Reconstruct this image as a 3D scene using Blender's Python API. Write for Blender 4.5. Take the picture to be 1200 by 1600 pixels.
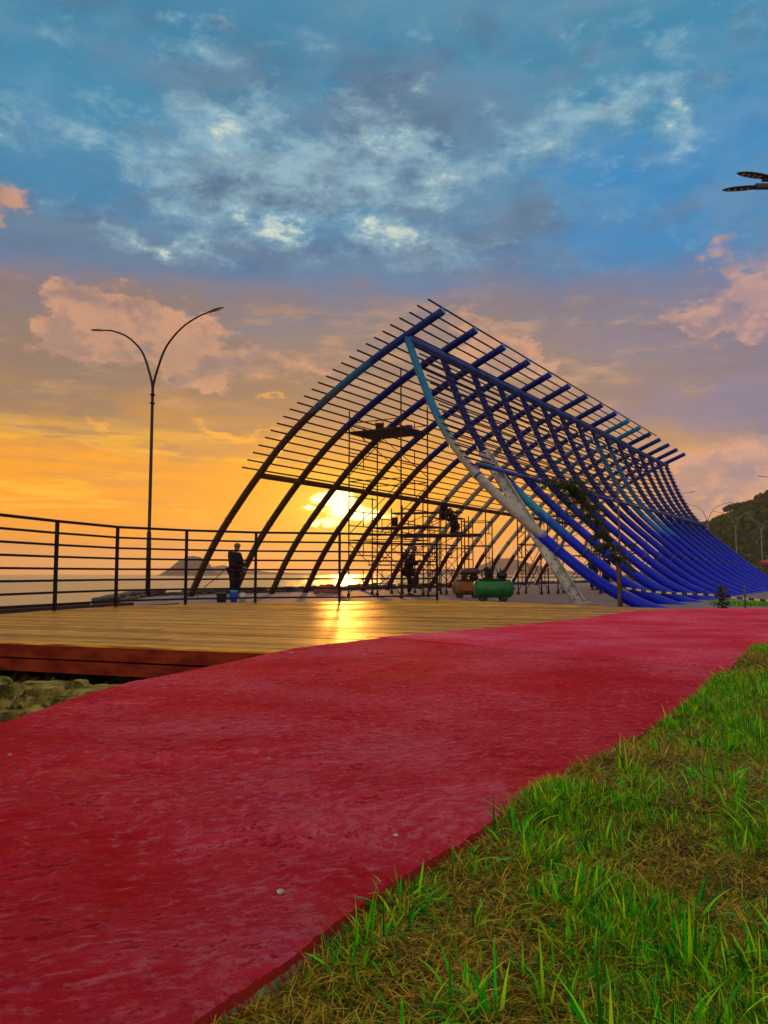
import bpy, bmesh, math, random
import numpy as np
from mathutils import Vector, Matrix
random.seed(7); rng = np.random.default_rng(11)
PI = math.pi
S = bpy.context.scene
for o in list(bpy.data.objects): bpy.data.objects.remove(o)
C = S.collection

def lin(r, g, b):
    f = lambda v: (v/255/12.92) if v/255 <= .04045 else ((v/255+.055)/1.055)**2.4
    return (f(r), f(g), f(b), 1)

# ------------------------------------------------------------------ camera
cam = bpy.data.objects.new('camera', bpy.data.cameras.new('camera')); C.objects.link(cam)
cam.location = (0, 0, .45)
cam.rotation_euler = (math.radians(90+4.574), 0, 0)
cam.data.sensor_fit = 'VERTICAL'; cam.data.sensor_height = 32; cam.data.sensor_width = 24; cam.data.lens = 24
cam.data.clip_start = .03; cam.data.clip_end = 20000
S.camera = cam
S.view_settings.view_transform = 'Standard'; S.view_settings.look = 'None'
S.view_settings.exposure = .33; S.view_settings.gamma = 1; S.view_settings.use_curve_mapping = False
S.render.resolution_x = 768; S.render.resolution_y = 1024

# ------------------------------------------------------------------ world (dusk sky: clear Nishita sky behind painted-by-noise cloud decks)
SUN_AZ, SUN_EL = -2.9, 4.8
W = bpy.data.worlds.new('World'); S.world = W; W.use_nodes = True
nt = W.node_tree; nt.nodes.clear()
class F:                                    # small expression helper round node sockets
    def __init__(s, k): s.k = k
    def __add__(a, b): return op('ADD', a, b)
    def __radd__(a, b): return op('ADD', b, a)
    def __sub__(a, b): return op('SUBTRACT', a, b)
    def __rsub__(a, b): return op('SUBTRACT', b, a)
    def __mul__(a, b): return op('MULTIPLY', a, b)
    def __rmul__(a, b): return op('MULTIPLY', b, a)
    def __truediv__(a, b): return op('DIVIDE', a, b)
T = nt
def put(inp, v):
    if isinstance(v, F): T.links.new(v.k, inp)
    else: inp.default_value = v
def op(kind, a, b=None, c=None):
    n = T.nodes.new('ShaderNodeMath'); n.operation = kind
    put(n.inputs[0], a)
    if b is not None: put(n.inputs[1], b)
    if c is not None: put(n.inputs[2], c)
    return F(n.outputs[0])
def sstep(x, a, b, lo=0., hi=1.):
    n = T.nodes.new('ShaderNodeMapRange'); n.interpolation_type = 'SMOOTHSTEP'
    put(n.inputs[0], x); n.inputs[1].default_value = a; n.inputs[2].default_value = b
    n.inputs[3].default_value = lo; n.inputs[4].default_value = hi
    return F(n.outputs[0])
def noise(vec, scale=1., detail=5., rough=.55, dist=0., out=0):
    n = T.nodes.new('ShaderNodeTexNoise'); put(n.inputs['Vector'], vec)
    n.inputs['Scale'].default_value = scale; n.inputs['Detail'].default_value = detail
    n.inputs['Roughness'].default_value = rough; n.inputs['Distortion'].default_value = dist
    return F(n.outputs[out])
def comb(x, y, z):
    n = T.nodes.new('ShaderNodeCombineXYZ'); put(n.inputs[0], x); put(n.inputs[1], y); put(n.inputs[2], z); return F(n.outputs[0])
def ramp(x, stops, interp='LINEAR'):
    n = T.nodes.new('ShaderNodeValToRGB'); n.color_ramp.interpolation = interp
    e = n.color_ramp.elements
    while len(e) < len(stops): e.new(.5)
    for i, (p, c) in enumerate(stops): e[i].position = p; e[i].color = c
    put(n.inputs[0], x); return F(n.outputs[0])
def mix(f, a, b, mode='MIX'):
    n = T.nodes.new('ShaderNodeMix'); n.data_type = 'RGBA'; n.blend_type = mode
    put(n.inputs[0], f); put(n.inputs[6], a); put(n.inputs[7], b); return F(n.outputs[2])

tc = nt.nodes.new('ShaderNodeTexCoord'); sx = nt.nodes.new('ShaderNodeSeparateXYZ'); nt.links.new(tc.outputs['Generated'], sx.inputs[0])
dx, dy, dz = (F(sx.outputs[i]) for i in range(3))
DEG = 180/PI
el0 = op('ARCSINE', dz)*DEG
az0 = op('ARCTAN2', dx, dy)*DEG
horiz = op('SQRT', dx*dx+dy*dy)+.001
warmdir = (dx*math.sin(math.radians(-16))+dy*math.cos(math.radians(-16)))/horiz
warm = sstep(warmdir, .66, .97)
# warped copies: lumpy cloud edges
wv = comb(dx*9., dy*9., dz*16.)
w1 = noise(wv, 1., 7., .62); w2 = noise(comb(dx*9.+7., dy*9., dz*16.), 1., 7., .62)
azw = az0+(w1-.5)*15.; elw = el0+(w2-.5)*9.
w3 = noise(comb(dx*4.5, dy*4.5+3., dz*11.), 1., 6., .6)
elb = el0+(w3-.5)*9.
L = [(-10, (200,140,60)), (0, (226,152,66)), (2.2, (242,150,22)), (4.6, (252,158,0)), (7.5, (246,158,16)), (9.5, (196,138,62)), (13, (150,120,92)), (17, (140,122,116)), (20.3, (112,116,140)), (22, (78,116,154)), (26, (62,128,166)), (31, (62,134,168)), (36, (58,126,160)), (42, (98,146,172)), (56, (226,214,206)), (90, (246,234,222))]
R = [(-10, (180,150,130)), (0, (214,170,132)), (3, (214,166,126)), (6, (204,160,130)), (10, (168,138,124)), (14, (150,132,136)), (17, (128,126,152)), (20, (96,122,164)), (23, (72,126,172)), (27, (52,128,176)), (31, (58,134,174)), (38, (64,136,168)), (43, (104,152,178)), (56, (226,214,206)), (90, (246,234,222))]  # L and R: overhead stops raised above the visible sky to brighten the ground
def rampdeg(x, st): return ramp((x+10.)/100., [((a+10)/100, lin(*c)) for a, c in st])
col = mix(warm, rampdeg(elb, R), rampdeg(elb, L))
east_fill = sstep(dy, .1, -.5)*(1.-sstep(el0, 35., 60.))
col = mix(east_fill*.9, col, lin(255,236,218))  # pale bright sky behind the camera, added as fill for path and grass
def blob(a, e, sa, se, ax=None, ex=None):
    A = ((ax or azw)-a)/sa; B = ((ex or elw)-e)/se
    return op('EXPONENT', (A*A+B*B)*-1.)
def blobs(lst, **k):
    t = None
    for b in lst:
        v = blob(*b[:4], **k)*(b[4] if len(b) > 4 else 1.)
        t = v if t is None else t+v
    return t
upper = sstep(elb, 18.5, 23.)
nm = noise(comb(dx*16.+1., dy*16., dz*34.), 1., 8., .68, .2)
# fine and broad variation of the cloud deck
nb = noise(comb(dx*3.+2., dy*3., dz*9.), 1., 6., .58, .3)
nf = noise(comb(dx*11., dy*11.+5., dz*26.), 1., 8., .62, .4)
# saturated blue openings, dark undersides, pale streaks
blue = sstep(blobs([(19,24.2,7.5,2.6,1.), (17,27.6,5,2,.8), (23,23,5,3,.7), (4,22.5,9,1.8,.55), (26,27.5,5,4,.8), (10,33.5,8,3,.4), (-26,29,5,5,.35)])+(nf-.5)*.6, .25, .95)
col = mix(blue*.85*upper, col, lin(50,132,186))
dark = sstep(blobs([(-5.9,27,5.,1.4,1.), (1,32,5.5,3.2,.9), (-20,22.6,14,1.7,.9), (7,23.8,8,1.5,.5), (-14,33.5,9,2.5,.5), (12,25,5,1.2,.5), (-13,26.5,4,1.2,.7), (3,27,3,1.2,.5)])+(nb-.5)*2.6, .1, .9)
col = mix(dark*.8*upper, col, lin(80,104,132))
nm = noise(comb(dx*16.+1., dy*16., dz*34.), 1., 8., .68, .2)
fibr = noise(comb(dx*30.+1., dy*30., dz*54.), 1., 6., .7, .3)
bp = blobs([(-10,29.4,7.5,2.4,1.), (-3,29,6,1.9,1.), (3.8,27.2,3.6,1.7,1.), (9.5,29,4.5,1.5,1.), (15.5,31.7,3.8,1.4,.9), (20.8,30.2,1.6,2.4,1.), (20,27.,3.5,.8,.7), (0.3,24.2,3.6,1.2,1.), (-9.5,25.,5,1.5,1.), (-15.8,23.1,4.2,.9,1.), (-16,27,3,1.6,.6), (-22,29,6,2,.5), (2,23,12,1.3,.35), (-14,35,12,2.,.3), (23,34,8,2.,.35)])
pale = sstep((nm-.5)*2.3+(fibr-.5)*.8+bp*.66, .08, .95)
col = mix(pale*.85*upper, col, lin(150,186,198))
pale2 = sstep((nm-.5)*2.6+(fibr-.5)*1.6+blobs([(-15.8,23.1,3.4,.7,1.), (-9,24.6,4.2,1.2,1.), (.5,24.2,3.4,1.,1.), (4,27.5,3,1.1,.9), (-10,29.3,6,1.5,.7), (-2,29.6,5,1.2,.6), (10,29,4,1.,.7), (20.8,30.4,1.2,1.6,.9)])*.75, .5, 1.15)
col = mix(pale2*.9*upper, col, lin(222,228,200))
shd = sstep(noise(comb(dx*12.+9., dy*12., dz*30.), 1., 7., .66, .2), .5, .68)
col = mix(shd*.45*upper*(1.-pale2), col, lin(84,108,134))
far_up = sstep(el0, 36., 50.)
col = mix(sstep(nf*.5+nb*.5, .42, .62)*.3*upper, col, lin(128,158,178))
# tan and mauve cloud bank between 8 and 20 degrees
midm = sstep(elb, 6.5, 10.)*(1.-sstep(elb, 17.5, 21.))
col = mix(sstep(noise(comb(dx*10., dy*10., dz*44.), 1., 8., .68), .47, .66)*midm*.55, col, mix(warm, lin(206,162,136), lin(214,158,100)))
col = mix(sstep(noise(comb(dx*9.+5., dy*9., dz*36.), 1., 8., .66), .5, .7)*midm*.5, col, mix(warm, lin(122,116,142), lin(128,112,112)))
greyb = sstep(nb*.65+noise(comb(dx*5., dy*5., dz*30.), 1., 6., .6)*.5, .5, .68)
col = mix(greyb*midm*.75, col, mix(warm, lin(126,116,134), lin(136,112,98)))
col = mix(sstep(blobs([(25,11.6,8,2.2,1.), (14,12,6,1.5,.4), (9,8.3,7,1.,.45)])+(nb-.5), .3, 1.)*.75, col, lin(132,122,146))
# cumulus heads catching the last light
cum = blobs([(-19.5,17.6,4.3,2.1,1.), (-16,16.3,3.2,2.2,1.), (-13.3,14.4,4.,1.3,.75), (-22,16.5,2.5,2.2,.6), (7.4,17.9,2.6,2.3,1.), (10.5,15.4,3.2,1.9,.95), (26,18.6,4.5,3.2,1.), (22.5,17,2.,1.1,.7), (25,7.1,3.8,2.3,1.), (21.6,4.6,1.8,2.4,.95), (-28,23.7,3.2,1.8,.85), (-5,15.2,2.6,1.6,.75), (-9.6,15.2,2.4,1.5,.7), (31,9,4,3,.6)])
cn = noise(comb(dx*13.+3., dy*13., dz*22.), 1., 8., .65)
cd = cum+(cn-.5)*1.5
cm = sstep(cd, .34, .74)
shade = sstep(noise(comb(dx*14., dy*14.+.35, dz*24.), 1., 6., .6)+cum*.08, .40, .66)
col = mix(cm*.82, col, mix(shade*.35+sstep(noise(comb(dx*24., dy*24.+.2, dz*36.), 1., 8., .6), .43, .58)*.45+(1.-sstep(cd, .5, .95))*.3, mix(warm, lin(134,124,144), lin(140,118,114)), mix(warm, lin(214,162,140), lin(216,156,116))))
# thin bright streaks and dark bars low over the sea
ns = noise(comb(dx*5., dy*5., dz*60.), 1., 6., .6, .25)
ns2 = noise(comb(dx*3.4+4., dy*3.4, dz*42.), 1., 5., .55, .3)
low = (1.-sstep(el0, 7.5, 12.))*sstep(el0, .6, 2.2)
near = sstep(warmdir, .9, .995)
col = mix(sstep(ns2, .5, .62)*low*.55*sstep(warmdir, .75, .97), col, lin(206,138,66))
col = mix(sstep(ns, .52, .66)*low*.8*near, col, lin(255,190,40))
col = mix(sstep(blobs([(-9,12.3,2.,.7,.9), (-18,8.6,6,.8,.7), (-7,9.9,5,.5,.7), (-13,9.9,3.,.6,.9), (-20,10.8,3,.6,.6)])+(ns-.5)*1.1, .45, .95)*.85, col, lin(246,172,62))
# the sun behind broken cloud
ring = blob(SUN_AZ-.2, SUN_EL+.2, 12., 5.6, az0, el0)
col = mix(ring*.85, col, lin(255,168,2))
ring2 = blob(SUN_AZ-.6, SUN_EL+.1, 4.2, 2.2, az0, el0)
sn = noise(comb(dx*28., dy*28., dz*60.), 1., 5., .55, .5)
col = mix(ring2*.9, col, lin(255,205,12))
ring3 = blob(SUN_AZ-.5, SUN_EL+.1, 2.6, 1.5, az0+(sn-.5)*3., el0+(sn-.5)*1.5)
col = mix(ring3*.9, col, lin(255,226,70))
core = sstep(blobs([(-2.9,4.8,1.1,.75,1.4), (-4.6,5.3,1.5,.55,1.), (-.8,4.4,1.9,.4,1.), (-4.6,3.8,1.5,.38,.8), (-3.4,5.9,1.4,.45,.9)], ax=az0+(sn-.5)*4., ex=el0+(sn-.5)*2.)+(sn-.5)*1.2, .38, .95)
bar = sstep(blob(-4.7, 4.65, 1.5, .35, az0+(sn-.5)*3., el0+(sn-.5)*1.), .35, .8)
core = core*(1.-bar*.8)
ad = nt.nodes.new('ShaderNodeVectorMath'); ad.operation = 'ADD'
sc = nt.nodes.new('ShaderNodeVectorMath'); sc.operation = 'SCALE'; sc.inputs[0].default_value = (2.6, 2.0, .9)
put(sc.inputs['Scale'], core); put(ad.inputs[0], col); nt.links.new(sc.outputs[0], ad.inputs[1])
col = F(ad.outputs[0])
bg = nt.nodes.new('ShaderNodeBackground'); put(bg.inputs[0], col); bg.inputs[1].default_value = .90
sky = nt.nodes.new('ShaderNodeTexSky'); sky.sky_type = 'NISHITA'; sky.sun_disc = False
sky.sun_elevation = math.radians(SUN_EL); sky.sun_rotation = math.radians(SUN_AZ)
bg2 = nt.nodes.new('ShaderNodeBackground'); nt.links.new(sky.outputs[0], bg2.inputs[0]); bg2.inputs[1].default_value = .05
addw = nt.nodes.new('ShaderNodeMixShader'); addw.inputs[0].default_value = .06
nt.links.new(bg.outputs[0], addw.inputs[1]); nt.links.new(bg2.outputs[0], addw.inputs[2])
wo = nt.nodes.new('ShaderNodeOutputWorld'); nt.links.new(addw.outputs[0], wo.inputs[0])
W.cycles.sampling_method = 'MANUAL'; W.cycles.sample_map_resolution = 1024

sun = bpy.data.objects.new('sun', bpy.data.lights.new('sun', 'SUN')); C.objects.link(sun)
sun.data.energy = 1.1; sun.data.angle = math.radians(1.0); sun.data.color = (1, .36, .05)
a, e = math.radians(SUN_AZ), math.radians(SUN_EL)
sd = Vector((math.sin(a)*math.cos(e), math.cos(a)*math.cos(e), math.sin(e)))
sun.rotation_euler = sd.to_track_quat('Z', 'Y').to_euler()

# ------------------------------------------------------------------ helpers
def mat(name, color, rough=.6, metal=0., var=0., vscale=8., bump=0., bscale=40., spec=.5, stretch=(1,1,1), color2=None, objrand=0.):
    global T
    m = bpy.data.materials.new(name); m.use_nodes = True; T = m.node_tree
    b = T.nodes['Principled BSDF']
    b.inputs['Roughness'].default_value = rough; b.inputs['Metallic'].default_value = metal
    b.inputs['Specular IOR Level'].default_value = spec
    tcn = T.nodes.new('ShaderNodeTexCoord'); mp = T.nodes.new('ShaderNodeMapping'); T.links.new(tcn.outputs['Object'], mp.inputs[0]); mp.inputs['Scale'].default_value = stretch
    vec = F(mp.outputs[0]); c4 = (*color[:3], 1)
    if var or color2:
        n = noise(vec, vscale, 6., .6)
        dark = (*[c*(1-var) for c in color[:3]], 1); lite = (*(color2 or [min(1, c*(1+var)) for c in color])[:3], 1)
        col = mix(sstep(n, .35, .65), dark, lite)
    else: col = c4
    if objrand:
        oi = T.nodes.new('ShaderNodeObjectInfo'); rv = F(oi.outputs['Random'])
        hsv = T.nodes.new('ShaderNodeHueSaturation'); put(hsv.inputs['Color'], col)
        put(hsv.inputs['Value'], rv*objrand+(1-objrand/2)); col = F(hsv.outputs[0])
    put(b.inputs['Base Color'], col)
    if bump:
        n = noise(vec, bscale, 5., .6); bn = T.nodes.new('ShaderNodeBump'); bn.inputs['Strength'].default_value = 1.; bn.inputs['Distance'].default_value = bump
        put(bn.inputs['Height'], n); T.links.new(bn.outputs[0], b.inputs['Normal'])
    return m

class MB:
    def __init__(s): s.v = []; s.f = []; s.sm = []; s.mi = []
    def add(s, vs, fs, smooth=False, mi=0):
        k = len(s.v); s.v += [tuple(p) for p in vs]
        for f in fs: s.f.append(tuple(i+k for i in f)); s.sm.append(smooth); s.mi.append(mi)
        return s
    def box(s, c, d, rot=None, mi=0, taper=1.):
        M = rot.to_matrix() if rot is not None and hasattr(rot, 'to_matrix') else (rot or Matrix.Identity(3))
        vs = []
        for z in (-1, 1):
            t = taper if z > 0 else 1
            for x, y in ((-1, -1), (1, -1), (1, 1), (-1, 1)):
                vs.append(M @ Vector((x*d[0]/2*t, y*d[1]/2*t, z*d[2]/2)) + Vector(c))
        return s.add(vs, [(3,2,1,0), (4,5,6,7), (0,1,5,4), (1,2,6,5), (2,3,7,6), (3,0,4,7)], False, mi)
    def bar(s, a, b, w, h, up=(0,0,1), mi=0):          # box beam from a to b
        a, b = Vector(a), Vector(b); d = (b-a); L_ = d.length; d.normalize()
        x = d.cross(Vector(up)); x = x.normalized() if x.length > 1e-4 else Vector((1,0,0)); y = x.cross(d)
        vs = [p+x*i*w/2+y*j*h/2 for p in (a, b) for i, j in ((-1,-1), (1,-1), (1,1), (-1,1))]
        return s.add(vs, [(3,2,1,0), (4,5,6,7), (0,1,5,4), (1,2,6,5), (2,3,7,6), (3,0,4,7)], False, mi)
    def tube(s, pts, r, seg=10, cap=True, mi=0, flat=1.):
        pts = [Vector(p) for p in pts]; n = len(pts); rs = r if isinstance(r, (list, tuple)) else [r]*n
        tan = [(pts[min(i+1, n-1)]-pts[max(i-1, 0)]).normalized() for i in range(n)]
        u = tan[0].orthogonal().normalized()
        if abs(tan[0].z) < .9: u = tan[0].cross(Vector((0,0,1))).normalized()
        vs = []
        for i in range(n):
            u = (u - tan[i]*u.dot(tan[i])).normalized(); w = tan[i].cross(u)
            vs += [pts[i]+(u*math.cos(q)+w*math.sin(q)*flat)*rs[i] for q in (2*PI*j/seg for j in range(seg))]
        fs = [(i*seg+j, i*seg+(j+1) % seg, (i+1)*seg+(j+1) % seg, (i+1)*seg+j) for i in range(n-1) for j in range(seg)]
        s.add(vs, fs, True, mi)
        if cap:
            k = len(s.v)-len(vs)
            s.f.append(tuple(k+j for j in reversed(range(seg)))); s.f.append(tuple(k+(n-1)*seg+j for j in range(seg))); s.sm += [False]*2; s.mi += [mi]*2
        return s
    def ell(s, c, r, seg=14, rings=8, M=None, mi=0, fn=None):
        vs = []
        for i in range(1, rings):
            t = PI*i/rings
            for j in range(seg):
                p = 2*PI*j/seg; v = Vector((math.sin(t)*math.cos(p), math.sin(t)*math.sin(p), math.cos(t)))
                if fn: v = fn(v)
                vs.append(v)
        vs += [Vector((0,0,1)), Vector((0,0,-1))]
        vs = [Vector((v.x*r[0], v.y*r[1], v.z*r[2])) for v in vs]
        if M is not None: vs = [M @ v for v in vs]
        vs = [v+Vector(c) for v in vs]
        fs = [(i*seg+j, (i+1)*seg+j, (i+1)*seg+(j+1) % seg, i*seg+(j+1) % seg) for i in range(rings-2) for j in range(seg)]
        a, b = (rings-1)*seg, (rings-1)*seg+1
        fs += [(a, j, (j+1) % seg) for j in range(seg)] + [(b, (rings-2)*seg+(j+1) % seg, (rings-2)*seg+j) for j in range(seg)]
        return s.add(vs, fs, True, mi)
    def mesh(s, name, mats):
        me = bpy.data.meshes.new(name); me.from_pydata(s.v, [], s.f)
        me.polygons.foreach_set('use_smooth', s.sm); me.polygons.foreach_set('material_index', s.mi)
        for m in (mats if isinstance(mats, (list, tuple)) else [mats]): me.materials.append(m)
        me.update(); return me
    def build(s, name, mats, parent=None, **k): return link(name, s.mesh(name, mats), parent, **k)

def link(name, me, parent=None, loc=None, rotz=None, **props):
    o = bpy.data.objects.new(name, me); C.objects.link(o)
    if parent is not None: o.parent = parent
    if loc is not None: o.location = loc
    if rotz is not None: o.rotation_euler.z = rotz
    for k, v in props.items(): o[k] = v
    return o
def thing(name, label, category, loc=(0,0,0), rotz=0., group=None):
    o = link(name, None, None, loc, rotz, label=label, category=category)
    o.empty_display_size = .2
    if group: o['group'] = group
    return o
def copytree(o, parent=None):
    c = o.copy(); C.objects.link(c); c.parent = parent
    for ch in [x for x in bpy.data.objects if x.parent == o]: copytree(ch, c)
    return c
def catmull(pts, n=6):
    pts = [Vector(p) for p in pts]; P = [pts[0]*2-pts[1]]+pts+[pts[-1]*2-pts[-2]]; out = []
    for i in range(1, len(P)-2):
        for k in range(n):
            t = k/n; a, b, c, d = P[i-1:i+3]
            out.append(.5*((2*b)+(c-a)*t+(2*a-5*b+4*c-d)*t*t+(3*b-a-3*c+d)*t*t*t))
    return out+[pts[-1]]
def resample(pts, step):
    out = [pts[0]]; acc = 0
    for a, b in zip(pts, pts[1:]):
        L_ = (b-a).length; t = step-acc
        while t <= L_: out.append(a.lerp(b, t/L_)); t += step
        acc = (acc+L_) % step
    return out
def fbm2(x, y, oct=5, seed=0, lac=2.1, gain=.5):
    r = np.random.default_rng(seed); tab = r.random((64, 64)); out = np.zeros_like(x, float); a = 1.; tot = 0
    for k in range(oct):
        xs, ys = x*lac**k+17.3*k, y*lac**k+9.1*k
        i, j = np.floor(xs).astype(int), np.floor(ys).astype(int); fx, fy = xs-i, ys-j
        fx, fy = fx*fx*(3-2*fx), fy*fy*(3-2*fy)
        g = lambda p, q: tab[p % 64, q % 64]
        out += a*((g(i,j)*(1-fx)+g(i+1,j)*fx)*(1-fy)+(g(i,j+1)*(1-fx)+g(i+1,j+1)*fx)*fy); tot += a; a *= gain
    return out/tot
def grid_mesh(name, X, Y, Z, m, smooth=True):
    nr, nc = X.shape; v = np.stack([X.ravel(), Y.ravel(), Z.ravel()], 1)
    i = np.arange(nr-1)[:, None]*nc+np.arange(nc-1)[None]; f = np.stack([i, i+1, i+nc+1, i+nc], -1).reshape(-1, 4)
    me = bpy.data.meshes.new(name); me.vertices.add(len(v)); me.vertices.foreach_set('co', v.ravel())
    me.loops.add(f.size); me.loops.foreach_set('vertex_index', f.ravel().astype(np.int32))
    me.polygons.add(len(f)); me.polygons.foreach_set('loop_start', np.arange(0, f.size, 4, dtype=np.int32))
    me.polygons.foreach_set('use_smooth', np.full(len(f), smooth)); me.update(calc_edges=True)
    me.materials.append(m); return me

# ------------------------------------------------------------------ materials
M = {}
M['steel_dark'] = mat('dark_steel', (.035,.03,.03), .45, .3, .3, 6)
M['scaff'] = mat('rusty_scaffold_steel', (.06,.014,.008), .7, .0, .4, 12, spec=.2)
M['rail'] = mat('dark_painted_rail', (.010,.006,.012), .5, .0, .3, 5, spec=.15)
M['lamp'] = mat('lamp_paint', (.025,.012,.010), .5, .0, .2, 3, spec=.25)
M['lamp_far'] = mat('lamp_galvanised', (.22,.2,.14), .5, .4, .2, 3)
M['lens'] = mat('lamp_lens', (.75,.5,.3), .15, 0)
M['lamp_head'] = mat('lamp_head_black', (.012,.012,.014), .4)
M['deckwood'] = mat('deck_wood', (.36,.14,.006), .42, 0, .5, 3., .0012, 30, .14, (1.2,16,16), (.74,.34,.02), .85)
M['fascia'] = mat('stained_board', (.20,.010,.003), .55, 0, .3, 1.4, .0015, 20, .15, (.8,12,12), (.27,.03,.005))
M['joist'] = mat('joist_wood', (.05,.02,.012), .8)
M['concrete'] = mat('plaza_concrete', (.17,.12,.11), .75, 0, .18, 1.3, .003, 12)
M['stone'] = mat('wall_stone', (.10,.07,.05), .9, 0, .4, 3., .02, 8, objrand=.5)
M['rock'] = mat('mossy_rock', (.07,.06,.014), .95, 0, .6, 7., .03, 22, .05, color2=(.34,.26,.06))
M['soil'] = mat('soil', (.05,.035,.01), .95, 0, .5, 9., .01, 60, color2=(.12,.085,.02))
M['kerbside'] = mat('olive_concrete', (.13,.14,.055), .9, 0, .35, 20., .004, 60)
M['green_paint'] = mat('green_paint', (.002,.12,.014), .38, 0, .2, 5)
M['yellow_paint'] = mat('yellow_orange_paint', (.16,.07,.014), .5, 0, .35, 5, color2=(.22,.11,.02))
M['orange'] = mat('orange_guard', (.30,.06,.01), .5)
M['iron'] = mat('cast_iron', (.02,.018,.018), .5, .5, .2, 8)
M['redbrown'] = mat('red_brown_metal', (.09,.02,.015), .5, .2, .3, 8)
M['rubber'] = mat('rubber', (.015,.015,.015), .8)
M['blue_plastic'] = mat('blue_plastic', (.01,.06,.55), .35)
M['bluecap'] = mat('light_blue_plastic', (.02,.3,.65), .35)
M['black_plastic'] = mat('black_plastic', (.012,.014,.012), .4)
M['grey_plastic'] = mat('pale_metal', (.4,.4,.38), .4, .3)
M['white_steel'] = mat('whitish_primer', (.40,.36,.31), .6, 0, .35, 3., .002, 10)
M['bark'] = mat('sapling_bark', (.12,.06,.035), .9, 0, .4, 20, .004, 60)
M['plank'] = mat('scaffold_plank', (.06,.025,.015), .8, 0, .4, 6)
M['skin'] = mat('skin', (.22,.10,.06), .55)
M['jacket'] = mat('dark_jacket', (.02,.011,.011), .95, 0, .3, 6, spec=.1)
M['trousers'] = mat('dark_trousers', (.013,.01,.014), .95, 0, .3, 6, spec=.1)
M['cap'] = mat('dusty_cap', (.12,.08,.04), .8)
M['boot'] = mat('boot', (.02,.015,.012), .7)
M['pebble'] = mat('pale_pebble', (.4,.32,.26), .8, 0, .3, 80)
M['tape_y'] = mat('tape_yellow', (.75,.62,.12), .5)
M['tape_k'] = mat('tape_black', (.012,.012,.014), .5)
M['awning'] = mat('red_awning', (.42,.03,.03), .7, 0, .2, 3)
M['rope'] = mat('rope_red', (.3,.06,.03), .8)

def leafmat(name, c1, c2, attr=None, trans=.35, rough=.5):
    global T
    m = bpy.data.materials.new(name); m.use_nodes = True; T = m.node_tree
    b = T.nodes['Principled BSDF']; b.inputs['Roughness'].default_value = rough; b.inputs['Specular IOR Level'].default_value = .15
    out = T.nodes['Material Output']
    if attr:
        at_ = T.nodes.new('ShaderNodeAttribute'); at_.attribute_name = attr; col = F(at_.outputs[0])
    else:
        tcn = T.nodes.new('ShaderNodeTexCoord'); n = noise(F(tcn.outputs['Object']), .35, 5., .7); g = T.nodes.new('ShaderNodeNewGeometry')
        col = mix(sstep(n*.7+F(g.outputs['Random Per Island'])*.5, .4, .8), c1, c2)
    put(b.inputs['Base Color'], col)
    tr = T.nodes.new('ShaderNodeBsdfTranslucent'); put(tr.inputs[0], col)
    mx = T.nodes.new('ShaderNodeMixShader'); mx.inputs[0].default_value = trans
    T.links.new(b.outputs[0], mx.inputs[1]); T.links.new(tr.outputs[0], mx.inputs[2]); T.links.new(mx.outputs[0], out.inputs[0])
    return m
M['grass'] = leafmat('grass_blades', None, None, 'tint', .35, .45)
M['forest'] = leafmat('hill_leaves', (.022,.045,.006,1), (.075,.11,.012,1), None, .3, .7)
M['leaf'] = leafmat('sapling_leaves', (.012,.03,.005,1), (.05,.08,.01,1), None, .35, .5)

def pathmat(name, c1, c2, c3, streak, bumpd):
    global T
    m = bpy.data.materials.new(name); m.use_nodes = True; T = m.node_tree
    b = T.nodes['Principled BSDF']
    tcn = T.nodes.new('ShaderNodeTexCoord'); sp = T.nodes.new('ShaderNodeSeparateXYZ'); T.links.new(tcn.outputs['Object'], sp.inputs[0])
    x, y, z = (F(sp.outputs[i]) for i in range(3))
    wn = noise(comb(x, y, 0.), 1.1, 3., .5); wn2 = noise(comb(x, y, 4.), 1.3, 3., .5)
    ca, sa = math.cos(.35), math.sin(.35)             # trowel direction, wandering
    uu, vv = x*ca+y*sa+(wn-.5)*.35, y*ca-x*sa+(wn2-.5)*.45
    br = noise(comb(uu*26., vv*44., 0.), 1., 8., .72)
    br2 = noise(comb(uu*60., vv*95., 3.), 1., 5., .7)
    gr = noise(comb(x, y, z), 210., 3., .7)
    big = noise(comb(x, y, 1.), 1.6, 6., .62)
    med = noise(comb(uu*5., vv*9., 5.), 1., 9., .75)
    colr = mix(sstep(big*.5+med*.5, .40, .62), c1, c2)
    colr = mix(sstep(big*.3+br*.7, .49, .60)*.85, colr, c3)
    colr = mix(sstep(med*.5+br2*.25+br*.25, .53, .57)*.9, colr, (c1[0]*.78, c1[1]*.6, c1[2]*.6, 1))
    colr = mix(sstep(gr*.5+br2*.5, .54, .62)*.6, colr, (c1[0]*.5, c1[1]*.6, c1[2]*.6, 1))
    colr = mix(sstep(noise(comb(x, y, 9.), 3.4, 6., .65), .60, .72)*sstep(gr, .42, .62)*.6, colr, (c2[0], c2[1]*3., c2[2]*.8, 1))
    put(b.inputs['Base Color'], colr)
    b.inputs['Specular IOR Level'].default_value = .06
    put(b.inputs['Roughness'], sstep(big, .3, .7, .8, .95))
    ridge_ = 1.-op('ABSOLUTE', br-.5)*2.
    h = ridge_*streak*1.2+br2*streak*.6+gr*.35+med*.9
    bn = T.nodes.new('ShaderNodeBump'); bn.inputs['Strength'].default_value = 1.; bn.inputs['Distance'].default_value = bumpd
    put(bn.inputs['Height'], h); T.links.new(bn.outputs[0], b.inputs['Normal'])
    return m
M['path'] = pathmat('red_painted_screed', (.72,.008,.022,1), (.88,.055,.10,1), (.92,.16,.22,1), 1., .016)
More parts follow.
